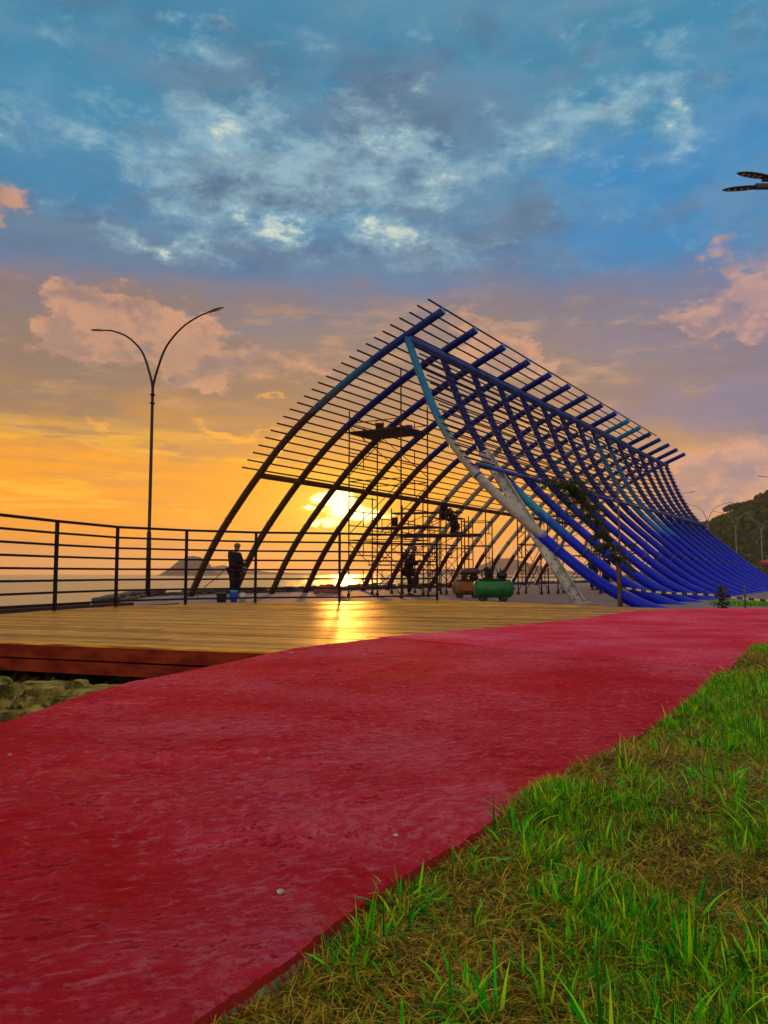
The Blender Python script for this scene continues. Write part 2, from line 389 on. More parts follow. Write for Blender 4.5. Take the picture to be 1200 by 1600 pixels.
M['path2'] = pathmat('red_screed_dusty', (.72,.016,.045,1), (.86,.07,.14,1), (.88,.17,.26,1), .7, .012)

def bands(name, stops, rough=.36, edge=.25, streak=.0, tint=None):
    """paint bands along a pipe by height (object Z); blue struts also carry some shading"""
    global T
    m = bpy.data.materials.new(name); m.use_nodes = True; T = m.node_tree
    b = T.nodes['Principled BSDF']; b.inputs['Roughness'].default_value = rough
    tcn = T.nodes.new('ShaderNodeTexCoord'); sp = T.nodes.new('ShaderNodeSeparateXYZ'); T.links.new(tcn.outputs['Object'], sp.inputs[0])
    n = noise(F(tcn.outputs['Object']), 3., 6., .65)
    z = F(sp.outputs[2])+(n-.5)*edge*4
    col = ramp((z+1.)/10., [((a+1)/10, (*c, 1)) for a, c in stops], 'LINEAR')
    n2 = noise(F(tcn.outputs['Object']), 7., 6., .7)
    col = mix(sstep(n2, .45, .75)*.5, col, (0,0,0,1))
    hs = mix(sstep(n2, .45, .75)*.45, col, tint or (.1,.07,.05,1))
    put(b.inputs['Base Color'], mix(.06, col, hs)); b.inputs['Specular IOR Level'].default_value = .2
    return m
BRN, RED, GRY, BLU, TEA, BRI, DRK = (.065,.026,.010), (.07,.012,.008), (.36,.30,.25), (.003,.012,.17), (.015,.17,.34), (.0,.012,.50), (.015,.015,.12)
def B(*st):
    out = []
    for i, (z, c) in enumerate(st):
        if i: out.append((z-.08, st[i-1][1]))
        out.append((z+.08, c))
    return out
M['arch0'] = bands('arch_brown_to_teal', B((-1,BRN), (5.9,(.07,.09,.10)), (6.4,(.02,.12,.25)), (7.2,(.005,.03,.2))))
M['archB'] = bands('arch_brown_to_blue', B((-1,BRN), (5.6,DRK), (6.2,BLU)))
M['archR'] = bands('arch_red_brown_to_blue', B((-1,RED), (4.4,BRN), (5.4,BLU)))
M['archG'] = bands('arch_red_grey_blue', B((-1,RED), (1.9,GRY), (6.3,BLU)))
M['archP'] = bands('arch_blue_foot', B((-1,(.03,.02,.2)), (.5,RED), (2.2,GRY), (6.4,BLU)))
M['archT'] = bands('arch_teal_tip', B((-1,RED), (1.9,GRY), (6.2,TEA)))
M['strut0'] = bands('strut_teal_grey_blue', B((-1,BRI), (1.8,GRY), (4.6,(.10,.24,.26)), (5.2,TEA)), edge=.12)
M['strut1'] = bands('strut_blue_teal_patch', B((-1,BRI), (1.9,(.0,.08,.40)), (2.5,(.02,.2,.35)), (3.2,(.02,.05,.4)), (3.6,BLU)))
M['strut'] = bands('strut_blue', [(-1,BRI), (1.6,BRI), (3.8,BLU), (8,BLU)])  # navy above, bright blue below: paint, with shade and skylight mixed into the colour
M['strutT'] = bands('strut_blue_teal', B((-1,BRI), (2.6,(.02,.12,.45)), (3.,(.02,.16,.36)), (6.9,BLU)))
M['rod'] = mat('rod_dark_paint', (.022,.008,.016), .5, .0, .3, 4, spec=.25)
M['rod_blue'] = mat('rod_blue_paint', (.012,.008,.06), .45, .1, .3, 4)
M['beam_brown'] = mat('beam_primer', (.08,.03,.012), .6, 0, .3, 2., spec=.25)
M['beam_blue'] = mat('beam_blue', (.012,.03,.26), .45, 0, .4, 2., color2=(.02,.06,.34))
M['endcap'] = mat('pipe_end_blue', (.05,.22,.5), .4)

# ------------------------------------------------------------------ the setting: sea, ground, hills
def sea_mat():
    global T
    m = bpy.data.materials.new('sea_water'); m.use_nodes = True; T = m.node_tree
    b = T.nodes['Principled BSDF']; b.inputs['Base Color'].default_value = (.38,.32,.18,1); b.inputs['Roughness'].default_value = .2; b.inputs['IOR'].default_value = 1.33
    b.inputs['Specular IOR Level'].default_value = .28
    g = T.nodes.new('ShaderNodeNewGeometry'); sp = T.nodes.new('ShaderNodeSeparateXYZ'); T.links.new(g.outputs['Position'], sp.inputs[0])
    x, y = F(sp.outputs[0]), F(sp.outputs[1])
    n1 = noise(comb(x*.07, y*.13, 0.), 1., 9., .66, .3); n2 = noise(comb(x*.5, y*1.1, 2.), 1., 6., .65)
    bn = T.nodes.new('ShaderNodeBump'); bn.inputs['Distance'].default_value = 1.0; put(bn.inputs['Height'], n1*1.5+n2*.35)
    T.links.new(bn.outputs[0], b.inputs['Normal']); return m
M['sea'] = sea_mat()
mb = MB(); N = 64
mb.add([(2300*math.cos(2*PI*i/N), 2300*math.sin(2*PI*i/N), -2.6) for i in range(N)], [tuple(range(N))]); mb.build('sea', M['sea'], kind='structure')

VD = Vector((.5462, .8376, 0)); UD = Vector((.8376, -.5462, 0)); B0 = Vector((-6.7326, 26.9013, -.35))
wall_line = [Vector((-7.19,19.0,0)), Vector((-8.7,27.2,0)), Vector((-8.7,27.2,0))+VD*48, Vector((-8.7,27.2,0))+VD*48+VD*300]
mb = MB()
poly = [(-2.6,11.2), (3.0,8.2), (70,8.2), (420,60), (420,520), tuple(wall_line[3][:2]), tuple(wall_line[2][:2]), tuple(wall_line[1][:2]), tuple(wall_line[0][:2])]
mb.add([(x,y,-.35) for x, y in poly]+[(x,y,-3.2) for x, y in poly], [tuple(range(len(poly)))]+[(i, i+len(poly), (i+1) % len(poly)+len(poly), (i+1) % len(poly)) for i in range(len(poly))])
mb.build('plaza', M['concrete'], kind='structure')

# paved path: pairs (left edge, right edge)
pairs = [((-1.9,-3.0),(-.9,-3.0)), ((-1.5,-1.0),(-.62,-1.0)), ((-1.36,.2),(-.36,.3)), ((-1.3,.9),(-.25,.65)), ((-1.25,1.4),(-.189,.819)), ((-1.2,1.9),(-.135,.905)), ((-1.16,2.36),(-.066,1.035)), ((-1.14,2.65),(.02,1.175)), ((-1.12,2.91),(.129,1.333)),
         ((-1.06,3.2),(.25,1.53)), ((-.97,3.45),(.40,1.755)), ((-.82,3.9),(.57,1.99)), ((-.70,4.25),(.76,2.26)), ((-.55,4.66),(1.08,2.74)), ((-.30,5.05),(1.37,3.25)), ((.02,5.5),(1.68,3.76))]
pairs2 = [((-.03,5.42),(1.64,3.69)), ((.5,6.05),(1.90,4.12)), ((1.31,6.92),(2.42,4.9)), ((2.2,8.1),(3.3,5.8)), ((3.25,9.57),(5.,6.9)), ((4.6,10.0),(8.,7.9)), ((8.,10.6),(12.,8.8)), ((16.,12.4),(18.,9.9)), ((40,16),(42,13))]
def strip(name, prs, m, nL, nW, z0=0., seed=1, jit=.012):
    Lp = catmull([(*p[0], 0) for p in prs], nL); Rp = catmull([(*p[1], 0) for p in prs], nL)
    t = np.linspace(0, 1, nW)
    La, Ra = np.array([tuple(p)[:2] for p in Lp]), np.array([tuple(p)[:2] for p in Rp])
    if jit:
        k = np.arange(len(Ra)); dr = (Ra-La)/np.linalg.norm(Ra-La, axis=1)[:, None]
        jr = (fbm2(Ra[:,0]*9, Ra[:,1]*9, 5, seed)-.5)+(fbm2(Ra[:,0]*40, Ra[:,1]*40, 3, seed+9)-.5)*.35; jr2 = fbm2(La[:,0]*4, La[:,1]*4, 4, seed+3)-.5
        Ra = Ra+dr*(jr*jit*3.4)[:, None]; La = La+dr*(jr2*jit*4.)[:, None]
    X = La[:,0:1]*(1-t)+Ra[:,0:1]*t; Y = La[:,1:2]*(1-t)+Ra[:,1:2]*t
    Z = z0+(fbm2(X*2.5, Y*2.5, 5, seed)-.5)*.016+(fbm2(X*22, Y*22, 3, seed+1)-.5)*.005+(np.abs(fbm2(X*34+Y*9, Y*52-X*10, 4, seed+2)-.5)-.1)*.008*np.clip(1.6-Y*.22, .2, 1)
    ed = np.minimum(t, 1-t)[None]*np.linalg.norm(Ra-La, axis=1)[:, None]
    Z = Z-.004*np.exp(-ed/.005)
    # skirts
    if z0: X = np.concatenate([X[:1]-(X[1:2]-X[:1])*.05, X]); Y = np.concatenate([Y[:1]-.001, Y]); Z = np.concatenate([Z[:1]*0-.03, Z])
    eX, eY, eZ = X[:, -1:], Y[:, -1:], Z[:, -1:]
    link(name+'_edge', grid_mesh(name+'_edge', np.concatenate([eX, eX+.0015, eX+.003], 1), np.concatenate([eY, eY, eY], 1), np.concatenate([eZ, eZ-.008, eZ*0-.02-.006*fbm2(eX*30, eY*30, 3, 4)], 1), M['drip']), kind='structure')
    X = np.concatenate([X[:, :1]-.004, X], 1); Y = np.concatenate([Y[:, :1], Y], 1)
    Z = np.concatenate([np.full((len(X), 1), -.16), Z], 1)
    o = link(name, grid_mesh(name, X, Y, Z, m), kind='structure'); return o, np.stack([X[:, -1], Y[:, -1], Z[:, -1]], 1)
M['drip'] = mat('paint_drip', (.30,.006,.008), .45)
pathA, edgeR = strip('path', pairs, M['path'], 60, 300, 0., 1, .005)
pathB, edgeR2 = strip('path', pairs2, M['path2'], 18, 90, .004, 5, .004)

# olive concrete face of the slab under the paint, drips of paint over it
sub = [p for p in edgeR if p[1] > .3 and p[1] < 3.6]
X = np.array([[p[0]+.0005, p[0]+.012, p[0]+.03] for p in sub]); Y = np.array([[p[1]-.0, p[1]-.012, p[1]-.02] for p in sub]); Z = np.array([[-.012, -.045, -.07] for p in sub])
link('slab_edge', grid_mesh('slab_edge', X, Y, Z, M['kerbside']), kind='structure')
mb = MB(); L_ = resample([Vector(p) for p in sub], .0075)
for p in L_:
    if random.random() < .5 and p.y < 1.12:
        h = random.choice([.004, .007, .01, .014, .022])*random.uniform(.7, 1.2); r = random.uniform(.0013, .0024)
        q = Vector((p.x+.001, p.y-.002, -.014)); e_ = lambda t: q+Vector((.40*t,-.36*t,-t)); mb.tube([q, e_(h*.5), e_(h), e_(h+.003)], [r*1.5, r*.9, r, r*.3], 5)
mb.build('paint_drips', M['drip'], kind='stuff', label='dark red paint drips running down the slab edge beside the grass', category='paint')

# soil under the grass, ground sheet right of the path
def right_edge(y):
    ys = np.concatenate([edgeR[:,1], edgeR2[1:,1]]); xs = np.concatenate([edgeR[:,0], edgeR2[1:,0]]); return np.interp(y, ys, xs)
ys = np.concatenate([np.linspace(-3, .5, 15), np.linspace(.55, 3.5, 120), np.linspace(3.6, 14, 60)])
tt = np.concatenate([np.linspace(0, .12, 60)**1.0, np.linspace(.13, 1, 50)])
RE = right_edge(ys)-.03
X = RE[:, None]+(60-RE[:, None])*tt[None]**2; Y = np.repeat(ys[:, None], len(tt), 1)
Z = -.042+(fbm2(X*3, Y*3, 5, 8)-.45)*.05+(fbm2(X*14, Y*14, 3, 9)-.5)*.018
Z += np.clip((X-RE[:, None])*.06, 0, .05)+.024*np.clip((Y-1.12)/.4, 0, 1)
Y = np.where(Y > 9, 9, Y) if False else Y
keep = ys < right_edge(ys)*0+99
Z = np.where(Y > 6.5+X*.12, -.30, Z)
link('ground', grid_mesh('ground', X, Y, Z, M['soil']), kind='structure')

# rocks left of the path, running under the deck
xs = np.concatenate([np.linspace(-9, -3.4, 40), np.linspace(-3.38, .2, 260)]); ys = np.concatenate([np.linspace(-1, 2, 20), np.linspace(2.02, 5.2, 240), np.linspace(5.3, 14, 40)])
X, Y = np.meshgrid(xs, ys)
r1 = fbm2(X*1.6, Y*1.6, 5, 21); r2 = fbm2(X*5+3, Y*5, 4, 22)
r3 = fbm2(X*11+1, Y*11, 5, 23, gain=.62); led = (r1*.7+r2*.3-.5)*1.5/.06
Z = -.225+(np.floor(led)+np.clip((led-np.floor(led))*4, 0, 1))*.06*.6+(r2-.5)*.10+(r3-.5)*.09-.10*np.exp(-((r3*.5+r2*.5-.5)/.012)**2)
Z = Z-np.clip(Y-4.75, 0, .8)*.3-np.clip(-5.5-X, 0, 9)*.5-np.clip(Y-11, 0, 9)*.8
Z = np.minimum(Z, np.where(Y > 4.1, -.21, -.10))
under = np.clip((X-np.interp(Y, [p[0][1] for p in pairs+pairs2[1:]], [p[0][0] for p in pairs+pairs2[1:]])+.15)/.2, 0, 1)
Z = Z*(1-under)+np.minimum(Z, -.24)*under
link('rocky_shore', grid_mesh('rocky_shore', X, Y, Z, M['rock'], False), kind='structure')
def rock_mesh(seed, r):
    q = random.Random(seed); ax = [Vector((q.gauss(0,1), q.gauss(0,1), q.gauss(0,1))).normalized() for _ in range(9)]
    def fn(v):
        s_ = 1
        for a_ in ax:
            d = v.dot(a_)
            if d > .72: s_ = min(s_, .72/d)
        return v*s_*q.uniform(.96, 1.04)
    return MB().ell((0,0,0), r, 14, 9, None, 0, fn).mesh('rock', M['rock'])
rocks = [(-1.55,3.3,.22,'mossy boulder against the left path edge, nearest the camera', 1), (-1.95,3.55,.16,'smaller mossy rock left of the nearest boulder',2), (-2.2,4.2,.17,'flat mossy rock under the left end of the deck boards',3),
         (-1.75,4.05,.12,'low cracked rock halfway between path and deck',4), (-1.35,3.95,.1,'small olive rock beside the red path edge',5), (-1.2,4.3,.1,'last small rock before the path meets the dark gap',6), (-2.35,4.75,.12,'dark rock at the mouth of the gap under the deck',7)]
for x, y, r, lb, sd_ in rocks:
    o = link('rock', rock_mesh(sd_, (r*1.3, r, r*.55)), None, (x, y, -.24), sd_*1.7, label=lb, category='rock', group='rocks below the deck')

# ------------------------------------------------------------------ wooden deck
deck = thing('wooden_deck', 'low wooden boardwalk deck of long brown planks beside the red path', 'deck', (-2, 8, 0))
dp = Vector((.9448, -.3277, 0)); dw = Vector((.3277, .9448, 0)); O = Vector((-.63, 4.49, 0))
polyw = [(-7.5,6.873), (-.50,4.445), (.15,5.50), (.62,6.0), (1.43,6.85), (2.3,8.02), (3.33,9.5), (3.75,9.88), (1.02,13.35), (-.69,12.5), (-2.02,12.15), (-2.98,11.55), (-3.80,10.7), (-4.13,9.4), (-4.35,8.2), (-4.9,7.9), (-7.5,8.5)]
subj = [((Vector((x,y,0))-O).dot(dp), (Vector((x,y,0))-O).dot(dw)) for x, y in polyw]
def clip(poly, ax, lim, sg):
    out = []
    for i in range(len(poly)):
        a, b = poly[i-1], poly[i]; da, db = sg*(a[ax]-lim), sg*(b[ax]-lim)
        if (da >= 0) != (db >= 0): t = da/(da-db); out.append(tuple(a[k]+(b[k]-a[k])*t for k in (0,1)))
        if db >= 0: out.append(b)
    return out
w = 0.; row = 0
while w < 9.6:
    w0, w1 = w+.0025, w+.1175; st = -8-random.uniform(0, 2.6)
    base = clip(clip(subj, 1, w0, 1), 1, w1, -1)
    if len(base) > 2:
        while st < 5:
            L_ = random.choice([2.6, 3.2, 3.9, 4.6]); pc = clip(clip(base, 0, st+.0015, 1), 0, st+L_-.0015, -1)
            if len(pc) > 2:
                area = abs(sum(pc[i-1][0]*pc[i][1]-pc[i][0]*pc[i-1][1] for i in range(len(pc))))/2
                if area > .01:
                    n = len(pc); dz_ = random.uniform(-.0022, .0022); mb = MB()
                    cx = sum(p[0] for p in pc)/n; cy = sum(p[1] for p in pc)/n
                    vs = [(p[0]-cx, p[1]-cy, 0) for p in pc]+[(p[0]-cx, p[1]-cy, -.028) for p in pc]
                    mb.add(vs, [tuple(range(n)), tuple(range(2*n-1, n-1, -1))]+[(i, i+n, (i+1) % n+n, (i+1) % n) for i in range(n)])
                    pos = O+dp*cx+dw*cy
                    o = mb.build('plank', M['deckwood'], deck, loc=(pos.x+2, pos.y-8, -.004+dz_), rotz=math.atan2(dp.y, dp.x)+random.uniform(-.0004,.0004))
            st += L_
    w += .12; row += 1
def onfront(t, off, z): p = O+dp*t-dw*off; return (p.x+2, p.y-8, z)
MB().bar(onfront(-7.4,.004,-.055), onfront(.25,.004,-.055), .024, .082).build('face_board', M['fascia'], deck)
MB().bar(onfront(-7.4,-.002,-.146), onfront(.25,-.002,-.146), .024, .078).build('face_board', M['fascia'], deck)
for k in range(9):
    t = -7.2+k*.9
    MB().bar(onfront(t,-.1,-.11), onfront(t,-7.,-.11), .06, .14).build('joist', M['joist'], deck)
for k in range(4):
    t = -6.8+k*2.2
    MB().box(onfront(t,-.6,-.6), (.12,.12,.9)).build('post', M['joist'], deck)
# solid skirt that closes the far side of the deck
farp = [(3.7,9.86), (1.0,13.3), (-.69,12.44), (-2.0,12.1), (-2.94,11.5), (-3.75,10.7), (-4.08,9.4), (-4.3,8.25)]
mb = MB()
for a_, b_ in zip(farp, farp[1:]): mb.bar((a_[0]+2, a_[1]-8, -.36), (b_[0]+2, b_[1]-8, -.36), .03, .6)
mb.build('rim_board', M['joist'], deck)

# railing
rl = thing('railing', 'dark metal railing of eight horizontal bars along the far edge of the deck', 'railing', (-2,11,0))
rp = [(-6.3,3.6), (-5.6,5.2), (-4.95,6.6), (-4.25,8.15), (-4.01,9.41), (-3.68,10.6), (-2.93,11.4), (-2.0,12.0), (-.71,12.3), (.9,13.1)]
rp = [Vector((x+2, y-11, 0)) for x, y in rp]
for i, p in enumerate(rp):
    MB().bar(p+Vector((0,0,-.01)), p+Vector((0,0,1.1)), .038, .038, (0,1,0)).build('post', M['rail'], rl)
cv = [p for a_, b_ in zip(rp, rp[1:]) for p in [a_]]+[rp[-1]]
for k in range(8):
    z = .075+k*.1445
    mb = MB()
    for a_, b_ in zip(cv, cv[1:]):
        d = (b_-a_).normalized(); off = Vector((d.y, -d.x, 0))*.03
        h = .027 if k < 7 else .034
        mb.bar(a_+off-d*.003+Vector((0,0,z)), b_+off+d*.003+Vector((0,0,z)), .02, h)
    mb.build('rail', M['rail'], rl)

# ------------------------------------------------------------------ low stone wall on the shore side
sw = thing('sea_wall', 'low rough stone wall at the sea edge behind the arches', 'wall', (-8.7,27.2,-.35))
segs = []; stone_meshes = []
for k in range(5):
    q = random.Random(k)
    stone_meshes.append(MB().ell((0,0,0), (1,1,1), 8, 5, None, 0, lambda v: Vector([math.copysign(abs(c)**.55, c) for c in v])*q.uniform(.88, 1.04)).mesh('stone', M['stone']))
pts = [(-7.19,19.1), (-8.6,27.2)]; off = Vector((-8.7,27.2,-.35)); cnt = 0
line = [Vector((-7.1,19.2,-.35)), Vector((-8.5,27.3,-.35)), Vector((-8.5,27.3,-.35))+VD*52]
t_ = 0
for a_, b_ in zip(line, line[1:]):
    d = (b_-a_); L_ = d.length; d.normalize(); s_ = 0
    while s_ < L_ and cnt < 290:
        ln = random.uniform(.28, .6)*(1+s_/60); hh = random.uniform(.10, .15)
        for lv in range(2 if random.random() < .8 else 1):
            o = link('stone', random.choice(stone_meshes), sw, a_+d*(s_+ln/2)-off+Vector((random.uniform(-.04,.04), random.uniform(-.04,.04), .05+lv*.10)))
            o.rotation_euler = (random.uniform(-.1,.1), random.uniform(-.1,.1), math.atan2(d.y, d.x)); o.scale = (ln*.56, random.uniform(.18,.26), hh*.62); cnt += 1
        s_ += ln

# ------------------------------------------------------------------ the wave sculpture
AR = [(0,-.35), (.66,.8), (1.4,1.84), (2.27,2.83), (3.03,3.62), (4.07,4.6), (5.12,5.4), (6.34,6.16), (7.58,6.83), (8.71,7.36), (10.05,7.93)]
ST = [(8.85,7.36), (9.25,6.29), (9.73,5.15), (10.28,4.15), (10.97,3.27), (11.73,2.49), (12.54,1.75), (13.22,1.14), (13.9,.58), (14.62,.08), (15.45,-.32), (16.0,-.5)]
wave = thing('wave_sculpture', 'large wave shaped steel pipe sculpture of brown arches and blue curved struts on the plaza', 'sculpture', B0, 0)
def P3(u, z, v=0.): p = UD*u+VD*v; return Vector((p.x, p.y, z+.35))
SP = 2.1; NF = 16
arc = catmull([(u, 0, z) for u, z in AR], 5); stc = catmull([(u, 0, z) for u, z in ST], 5)
def pipe_mesh(name, curve, r, m):
    if isinstance(r, tuple): r = [r[0]+(r[1]-r[0])*i/(len(curve)-1) for i in range(len(curve))]
    me = MB().tube([P3(p.x, p.z) for p in curve], r, 16).mesh(name, m); return me
def z_shift(me):  # object Z is height above ground .35 m lower
    return me
am, sm = {}, {}
akey = ['arch0','archB','archB','archR','archR','archR','archG','archG','archG','archT','archT','archG','archG','archP','archP','archP']
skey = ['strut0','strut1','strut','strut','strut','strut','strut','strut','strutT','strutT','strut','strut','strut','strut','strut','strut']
alab = {0: 'front brown arch pipe fading to teal blue near its tip'}
for i in range(NF):
    k = akey[i]
    if k not in am: am[k] = pipe_mesh('arch_pipe', arc, .118, M[k])
    o = link('arch_pipe', am[k], wave, VD*SP*i)
    if i == 0: o['label'] = alab[0]
    capm = MB().tube([P3(10.05, 7.93), P3(10.05, 7.93)+(P3(10.05,7.93)-P3(8.71,7.36)).normalized()*.02], .106, 16).build('end_cap', M['endcap'], o)
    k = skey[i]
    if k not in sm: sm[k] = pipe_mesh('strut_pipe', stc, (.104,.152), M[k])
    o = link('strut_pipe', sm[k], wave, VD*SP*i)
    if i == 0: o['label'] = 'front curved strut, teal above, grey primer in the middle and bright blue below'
LEN = SP*(NF-1)
def ring(curve, i, r, m):
    p, q = curve[i], curve[i+1]; d = (q-p).normalized(); a_, b_ = p-d*.035, p+d*.035
    return MB().tube([P3(a_.x, a_.z), P3(b_.x, b_.z)], r, 16).mesh('joint_ring', m)
rings = [ring(stc, 21, .135, M['beam_blue']), ring(stc, 36, .152, M['beam_blue']), ring(arc, 12, .126, M['beam_brown']), ring(arc, 32, .126, M['beam_blue'])]
for i in range(NF):
    for k, me in enumerate(rings): link('joint_ring', me, wave, VD*SP*i)
MB().tube([P3(8.95,7.28,-.05), P3(8.95,7.28,LEN+.1)], .11, 12).build('ridge_beam', M['beam_blue'], wave)
MB().tube([P3(3.12,3.68,0), P3(3.12,3.68,LEN)], .10, 12).build('side_beam', M['beam_brown'], wave)
MB().tube([P3(11.13,3.42,-.1), P3(11.13,3.42,LEN+.1)], .065, 12).build('side_beam', M['beam_blue'], wave)
def offs(curve, d):
    out = []
    for i, p in enumerate(curve):
        t = (curve[min(i+1, len(curve)-1)]-curve[max(i-1, 0)]).normalized(); out.append(p+Vector((-t.z, 0, t.x))*d)
    return out
# rods over the arches
ra = resample(offs(arc, .143), .02); ra = [p for p in ra if p.z > 3.85]
NR = 26
for k in range(NR):
    p = ra[int(k*(len(ra)-1)/(NR-1))]; v0 = -.75+random.uniform(-.03,.03); v1 = (11.4*SP if k > 19 else LEN+.1)-(0 if k > 19 else 0)+random.uniform(-.2,.2)
    if k > 19: v1 = 11.75*SP-(25-k)*.3
    MB().tube([P3(p.x, p.z, v0), P3(p.x, p.z, v1)], .027, 6).build('rod', M['rod'], wave)
# rods over the struts
rs_ = resample([p for p in offs(stc, .13)], .02); rs_ = [p for p in rs_ if 3.42 < p.z < 7.1]
NR = 18
for k in range(NR):
    p = rs_[int(k*(len(rs_)-1)/(NR-1))]
    v0 = (-.28 if k > 9 else .16); MB().tube([P3(p.x, p.z, v0), P3(p.x, p.z, LEN+.42)], .023, 6).build('rod', M['rod_blue'], wave)

# whitish perforated steel brace leaning inside
br = thing('steel_brace', 'whitish perforated steel channel leaning from the plaza up behind the front blue strut', 'brace', (5.21,20.62,-.35))
a_, b_ = Vector((0,0,0)), Vector((2.95-5.21, 22.6-20.62, 4.42)); dd = (b_-a_).normalized(); side = dd.cross(Vector((0,-1,.2))).normalized(); fr = side.cross(dd)
if fr.y > 0: fr = -fr
MB().bar(a_, b_, .30, .05, fr).build('web', M['white_steel'], br)
for s_ in (-1, 1): MB().bar(a_+side*s_*.145+fr*.05, b_+side*s_*.145+fr*.05, .03, .12, fr).build('flange', M['white_steel'], br)
for k in range(17):
    for s_ in (-1, 1):
        p = a_+dd*(.15+k*.29+(.08 if s_ > 0 else 0))+side*s_*.07+fr*.027; MB().tube([p, p+fr*.006], .022, 8).build('bolt_hole', M['steel_dark'], br)
MB().bar(a_-dd*.0+Vector((0,0,-.0)), a_+Vector((.28,-.1,.04)), .2, .04, (0,0,1)).build('foot_plate', M['white_steel'], br)

# ------------------------------------------------------------------ street lamps
def lamp_head(mb, base, d, L_=.72, w=.13, nlens=4, lens=None):
    d = Vector(d).normalized(); x = d.cross(Vector((0,0,1))).normalized(); up = x.cross(d)
    prof = [(0,.035), (.12,.06), (.3,.085), (.5,.1), (.72,.095), (.9,.065), (1,.02)]
    k0 = len(mb.v); seg = 10; vs = []
    for t, r in prof:
        for j in range(seg):
            q = 2*PI*j/seg; c_, s_ = math.cos(q), math.sin(q)
            vs.append(Vector(base)+d*t*L_+x*c_*r*w/.1*.95+up*(s_*r*.38 if s_ > 0 else s_*r*.22))
    mb.add(vs, [(i*seg+j, i*seg+(j+1) % seg, (i+1)*seg+(j+1) % seg, (i+1)*seg+j) for i in range(len(prof)-1) for j in range(seg)]+[tuple(range(seg)), tuple((len(prof)-1)*seg+j for j in reversed(range(seg)))], True)
    if lens is not None:
        for k in range(nlens):
            for s_ in (-1, 1):
                p = Vector(base)+d*L_*(.42+k*.145)+x*s_*.035-up*.022; lens.append(MB().tube([p, p-up*.008], .026, 8))
def street_lamp(loc, rotz, label, m, group='double-armed street lamps'):
    t = thing('street_lamp', label, 'street lamp', loc, rotz, group)
    MB().tube([(0,0,0), (0,0,2.2), (0,0,2.25), (0,0,7.35)], [.085,.08,.06,.05], 12).build('pole', m, t)
    MB().tube([(0,0,0), (0,0,.03)], .18, 12).build('base_plate', m, t)
    for zc in (6.75, 7.05): MB().tube([(0,0,zc), (0,0,zc+.03)], .1, 8).build('clamp', m, t)
    for s_ in (-1, 1):
        pts = catmull([(0,0,7.3), (.12*s_,0,7.75), (.45*s_,0,8.55), (.85*s_,0,9.02), (1.35*s_,0,9.38), (1.95*s_,0,9.62), (2.3*s_,0,9.69)], 5)
        arm = MB().tube(pts, [.045-.018*i/len(pts) for i in range(len(pts))], 8).build('arm', m, t)
        h, l = MB(), []; lamp_head(h, (2.25*s_,0,9.68), (s_,0,.14), .75, .11, 4, l)
        hd = h.build('lamp_head', M['lamp_head'], t)
        for q in l: q.build('lens', M['lens'], hd)
    return t
L0 = street_lamp((-8.14,26.6,-.35), math.atan2(-.41,.91), 'tall dark street lamp with two curved arms behind the railing, left of the sculpture', M['lamp'])
far = [((41.6,98.5,-.3), 'distant street lamp showing both arms against sky just right of the sculpture', -.35), ((50.9,111,-.3), 'distant street lamp in front of the green hill, left of two', -.35), ((59.5,121,-.3), 'distant street lamp in front of the green hill beside the red canopy', -.35),
       ((31.6,85.5,-.3), 'street lamp whose single head peeks over the top right edge of the sculpture', -.35), ((37.6,70,-.3), 'street lamp whose head tip enters at the right picture edge above the hill', -.35), ((69.5,137,-.3), 'farthest street lamp by the hill foot at the right picture edge', -.35)]
m0 = None
for loc, lb, rz in far:
    if m0 is None: m0 = street_lamp(loc, rz, lb, M['lamp_far'])
    else: c = copytree(m0); c.location = loc; c['label'] = lb
# the near lamp: twin heads on one arm reaching in from the right
t = thing('street_lamp', 'near street lamp with twin black heads at the upper right picture edge', 'street lamp', (11.05,17.0,-.35), 0, 'double-armed street lamps')
MB().tube([(0,0,0), (0,0,2.2), (0,0,2.25), (0,0,7.35)], [.085,.08,.06,.05], 12).build('pole', M['lamp'], t)
for s_ in (-1, 1):
    hx = Vector((-2.45, .18*s_, 9.76)); pts = catmull([(0,0,7.2), (-.25,.05*s_,8.3), (-.7,.07*s_,9.1), (-1.4,.1*s_,9.6), hx+Vector((.12,0,.0))], 5)
    MB().tube(pts, [.045-.012*i/len(pts) for i in range(len(pts))], 8).build('arm', M['lamp'], t)
    h, l = MB(), []; lamp_head(h, hx+Vector((.3,0,.0)), (-1,.22*s_,.02), .98, .13, 4, l)
    hd = h.build('lamp_head', M['lamp_head'], t)
    for q in l: q.build('lens', M['lens'], hd)
    MB().box(hx+Vector((.22,0,0)), (.4,.12,.1)).build('bracket', M['lamp_head'], t)

